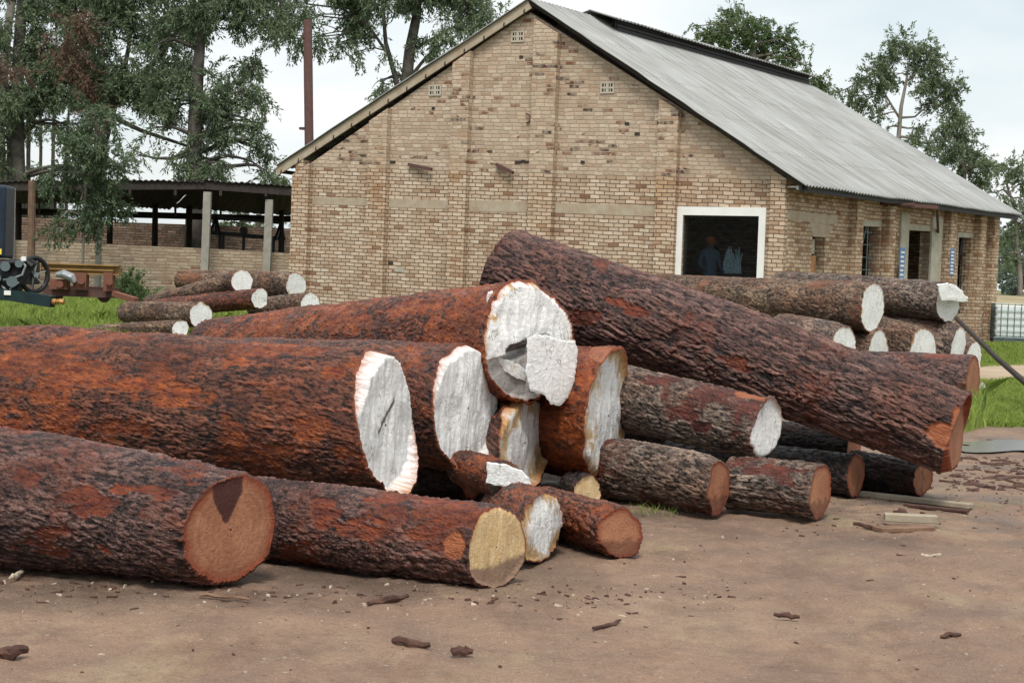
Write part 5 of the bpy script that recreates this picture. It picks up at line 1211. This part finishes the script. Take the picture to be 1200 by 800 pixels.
def stick(label, pts, r, mat='chip', name='stick', group='sticks and bark pieces on the bare ground', flat=1.0):
    V = [G(*p) for p in pts]; m_ = MB(); V = [v + up * (r * .7 + .002) for v in V]
    fin = []
    for i in range(len(V) - 1):
        for k in range(3): fin.append(V[i] + (V[i + 1] - V[i]) * k / 3 + rng.normal(size=3) * r * .25)
    fin.append(V[-1]); n = len(fin)
    m_.tube(fin, [r * (.45 + .55 * math.sin(math.pi * (i + .6) / n)) for i in range(n)], 7, wob=.25); o = m_.build(name, MAT[mat]); tag(o, label, 'stick' if name == 'stick' else 'bark piece', group)
stick('brown curved stick on the ground below the front centre log', [(431, 709), (452, 707), (478, 701)], .018)
stick('pale thin stick in front of the stained log end', [(234, 698), (262, 701), (293, 704)], .010, 'chip_m')
stick('dark bark strip on the ground left of the small bark lump', [(460, 753), (482, 757), (504, 759)], .020, 'chip', 'bark_piece')
stick('small dark bark lump near the bottom centre', [(529, 767), (542, 768), (554, 768)], .022, 'chip', 'bark_piece')
stick('bark scrap lying on bare ground at lower right', [(908, 722), (922, 724), (937, 725)], .014, 'chip', 'bark_piece')
stick('small bark scrap near the right edge at the bottom', [(1102, 747), (1113, 747), (1126, 746)], .012, 'chip', 'bark_piece')
stick('ragged bark piece at the bottom left edge', [(-4, 768), (14, 769), (32, 766)], .026, 'chip', 'bark_piece')
stick('forked twig on the ground right of the small muddy log', [(694, 738), (712, 735), (727, 728)], .010)
stick('pale chip on the ground between the planks and the pile', [(1080, 652), (1090, 654), (1102, 651)], .012, 'chip_l', 'bark_piece')
stick('pale chip near the left edge in front of the stained log', [(10, 679), (18, 677), (26, 672)], .014, 'chip_l', 'bark_piece')
stick('dark stick in the litter beside the offcuts', [(1000, 616), (1020, 619), (1036, 621)], .016)
stick('bark lump on top of the litter behind the pale block', [(1048, 606), (1054, 603), (1062, 606)], .028, 'chip', 'bark_piece')
def chips(name, n, mat, label, reg, smin, smax, flat=.13):
    xs, ys = reg(n); V = []; Fc = []
    for i in range(n):
        s_ = smin + (smax - smin) * rng.random() ** 2.5; a = rng.uniform(0, 6.28); el = rng.uniform(1, 3.2); c = np.array([xs[i], ys[i], 0]); k = rng.integers(4, 7); b = len(V)
        z = s_ * flat; ca, sa = math.cos(a), math.sin(a); ti = rng.normal(size=2) * .3
        for lay in (0, 1):
            for j in range(k):
                t = 2 * math.pi * j / k + rng.uniform(-.3, .3); r_ = rng.uniform(.7, 1.1) * (1 if lay == 0 else .75); lx, lyy = r_ * s_ * el * math.cos(t) * .5, r_ * s_ * math.sin(t) * .5
                X_2, Y_2 = c[0] + ca * lx - sa * lyy, c[1] + sa * lx + ca * lyy
                V.append((X_2, Y_2, -.012 + lay * (z + .014) + ti[0] * lx * .3 + ti[1] * lyy * .3))
        for j in range(k): Fc.append((b + j, b + (j + 1) % k, b + k + (j + 1) % k, b + k + j))
        Fc.append(tuple(b + k + j for j in range(k)))
    V = np.array(V); gz = ground_z(V[:, 0], V[:, 1]); V[:, 2] += gz + .001
    o = mesh_np(name, V, Fc, mat); tag(o, label, 'debris', kind='stuff')
def ground_z(x, y):
    f = np.exp(-((y - 9) / 9) ** 2)
    return ter(x, y) + f * (.05 * (fbm(x * .9, y * .9, 3, 4) - .5) + .034 * (fbm(x * 4, y * 4, 9, 4) - .5)) - .012 * f
def near_reg(n): return rng.uniform(-3.6, 5, n), rng.uniform(6.4, 13, n)
def band_reg(n):
    x = rng.uniform(-3.2, 1.2, n); y = 8.35 + np.abs(rng.normal(size=n)) * .22 * np.sign(rng.random(n) - .25) + .3 * np.maximum(0, x) * 1.5; return x, y - .15
def right_reg(n): return rng.uniform(1.8, 5.5, n), rng.normal(13.2, 1.6, n)
chips('bark_litter', 330, MAT['chip'], 'small dark bark crumbs scattered over the bare ground', near_reg, .003, .022)
chips('bark_litter', 420, MAT['chip'], 'brown bark crumbs along the foot of the front logs', band_reg, .003, .032)
chips('pale_litter', 300, MAT['chip_l'], 'pale wood chips scattered over the bare ground', near_reg, .003, .012)
chips('bark_litter', 700, MAT['chip'], 'dark damp bark litter around the planks at right', right_reg, .004, .035)
def pud_reg(n): return region(n, [(1100, 536), (1240, 533), (1240, 572), (1110, 575)])
chips('bark_litter', 260, MAT['chip'], 'strip of dark wet bark litter in front of the puddle', pud_reg, .01, .11)
chips('pale_litter', 90, MAT['chip_l'], 'pale wood chips among the bark at the foot of the front logs', band_reg, .005, .032)
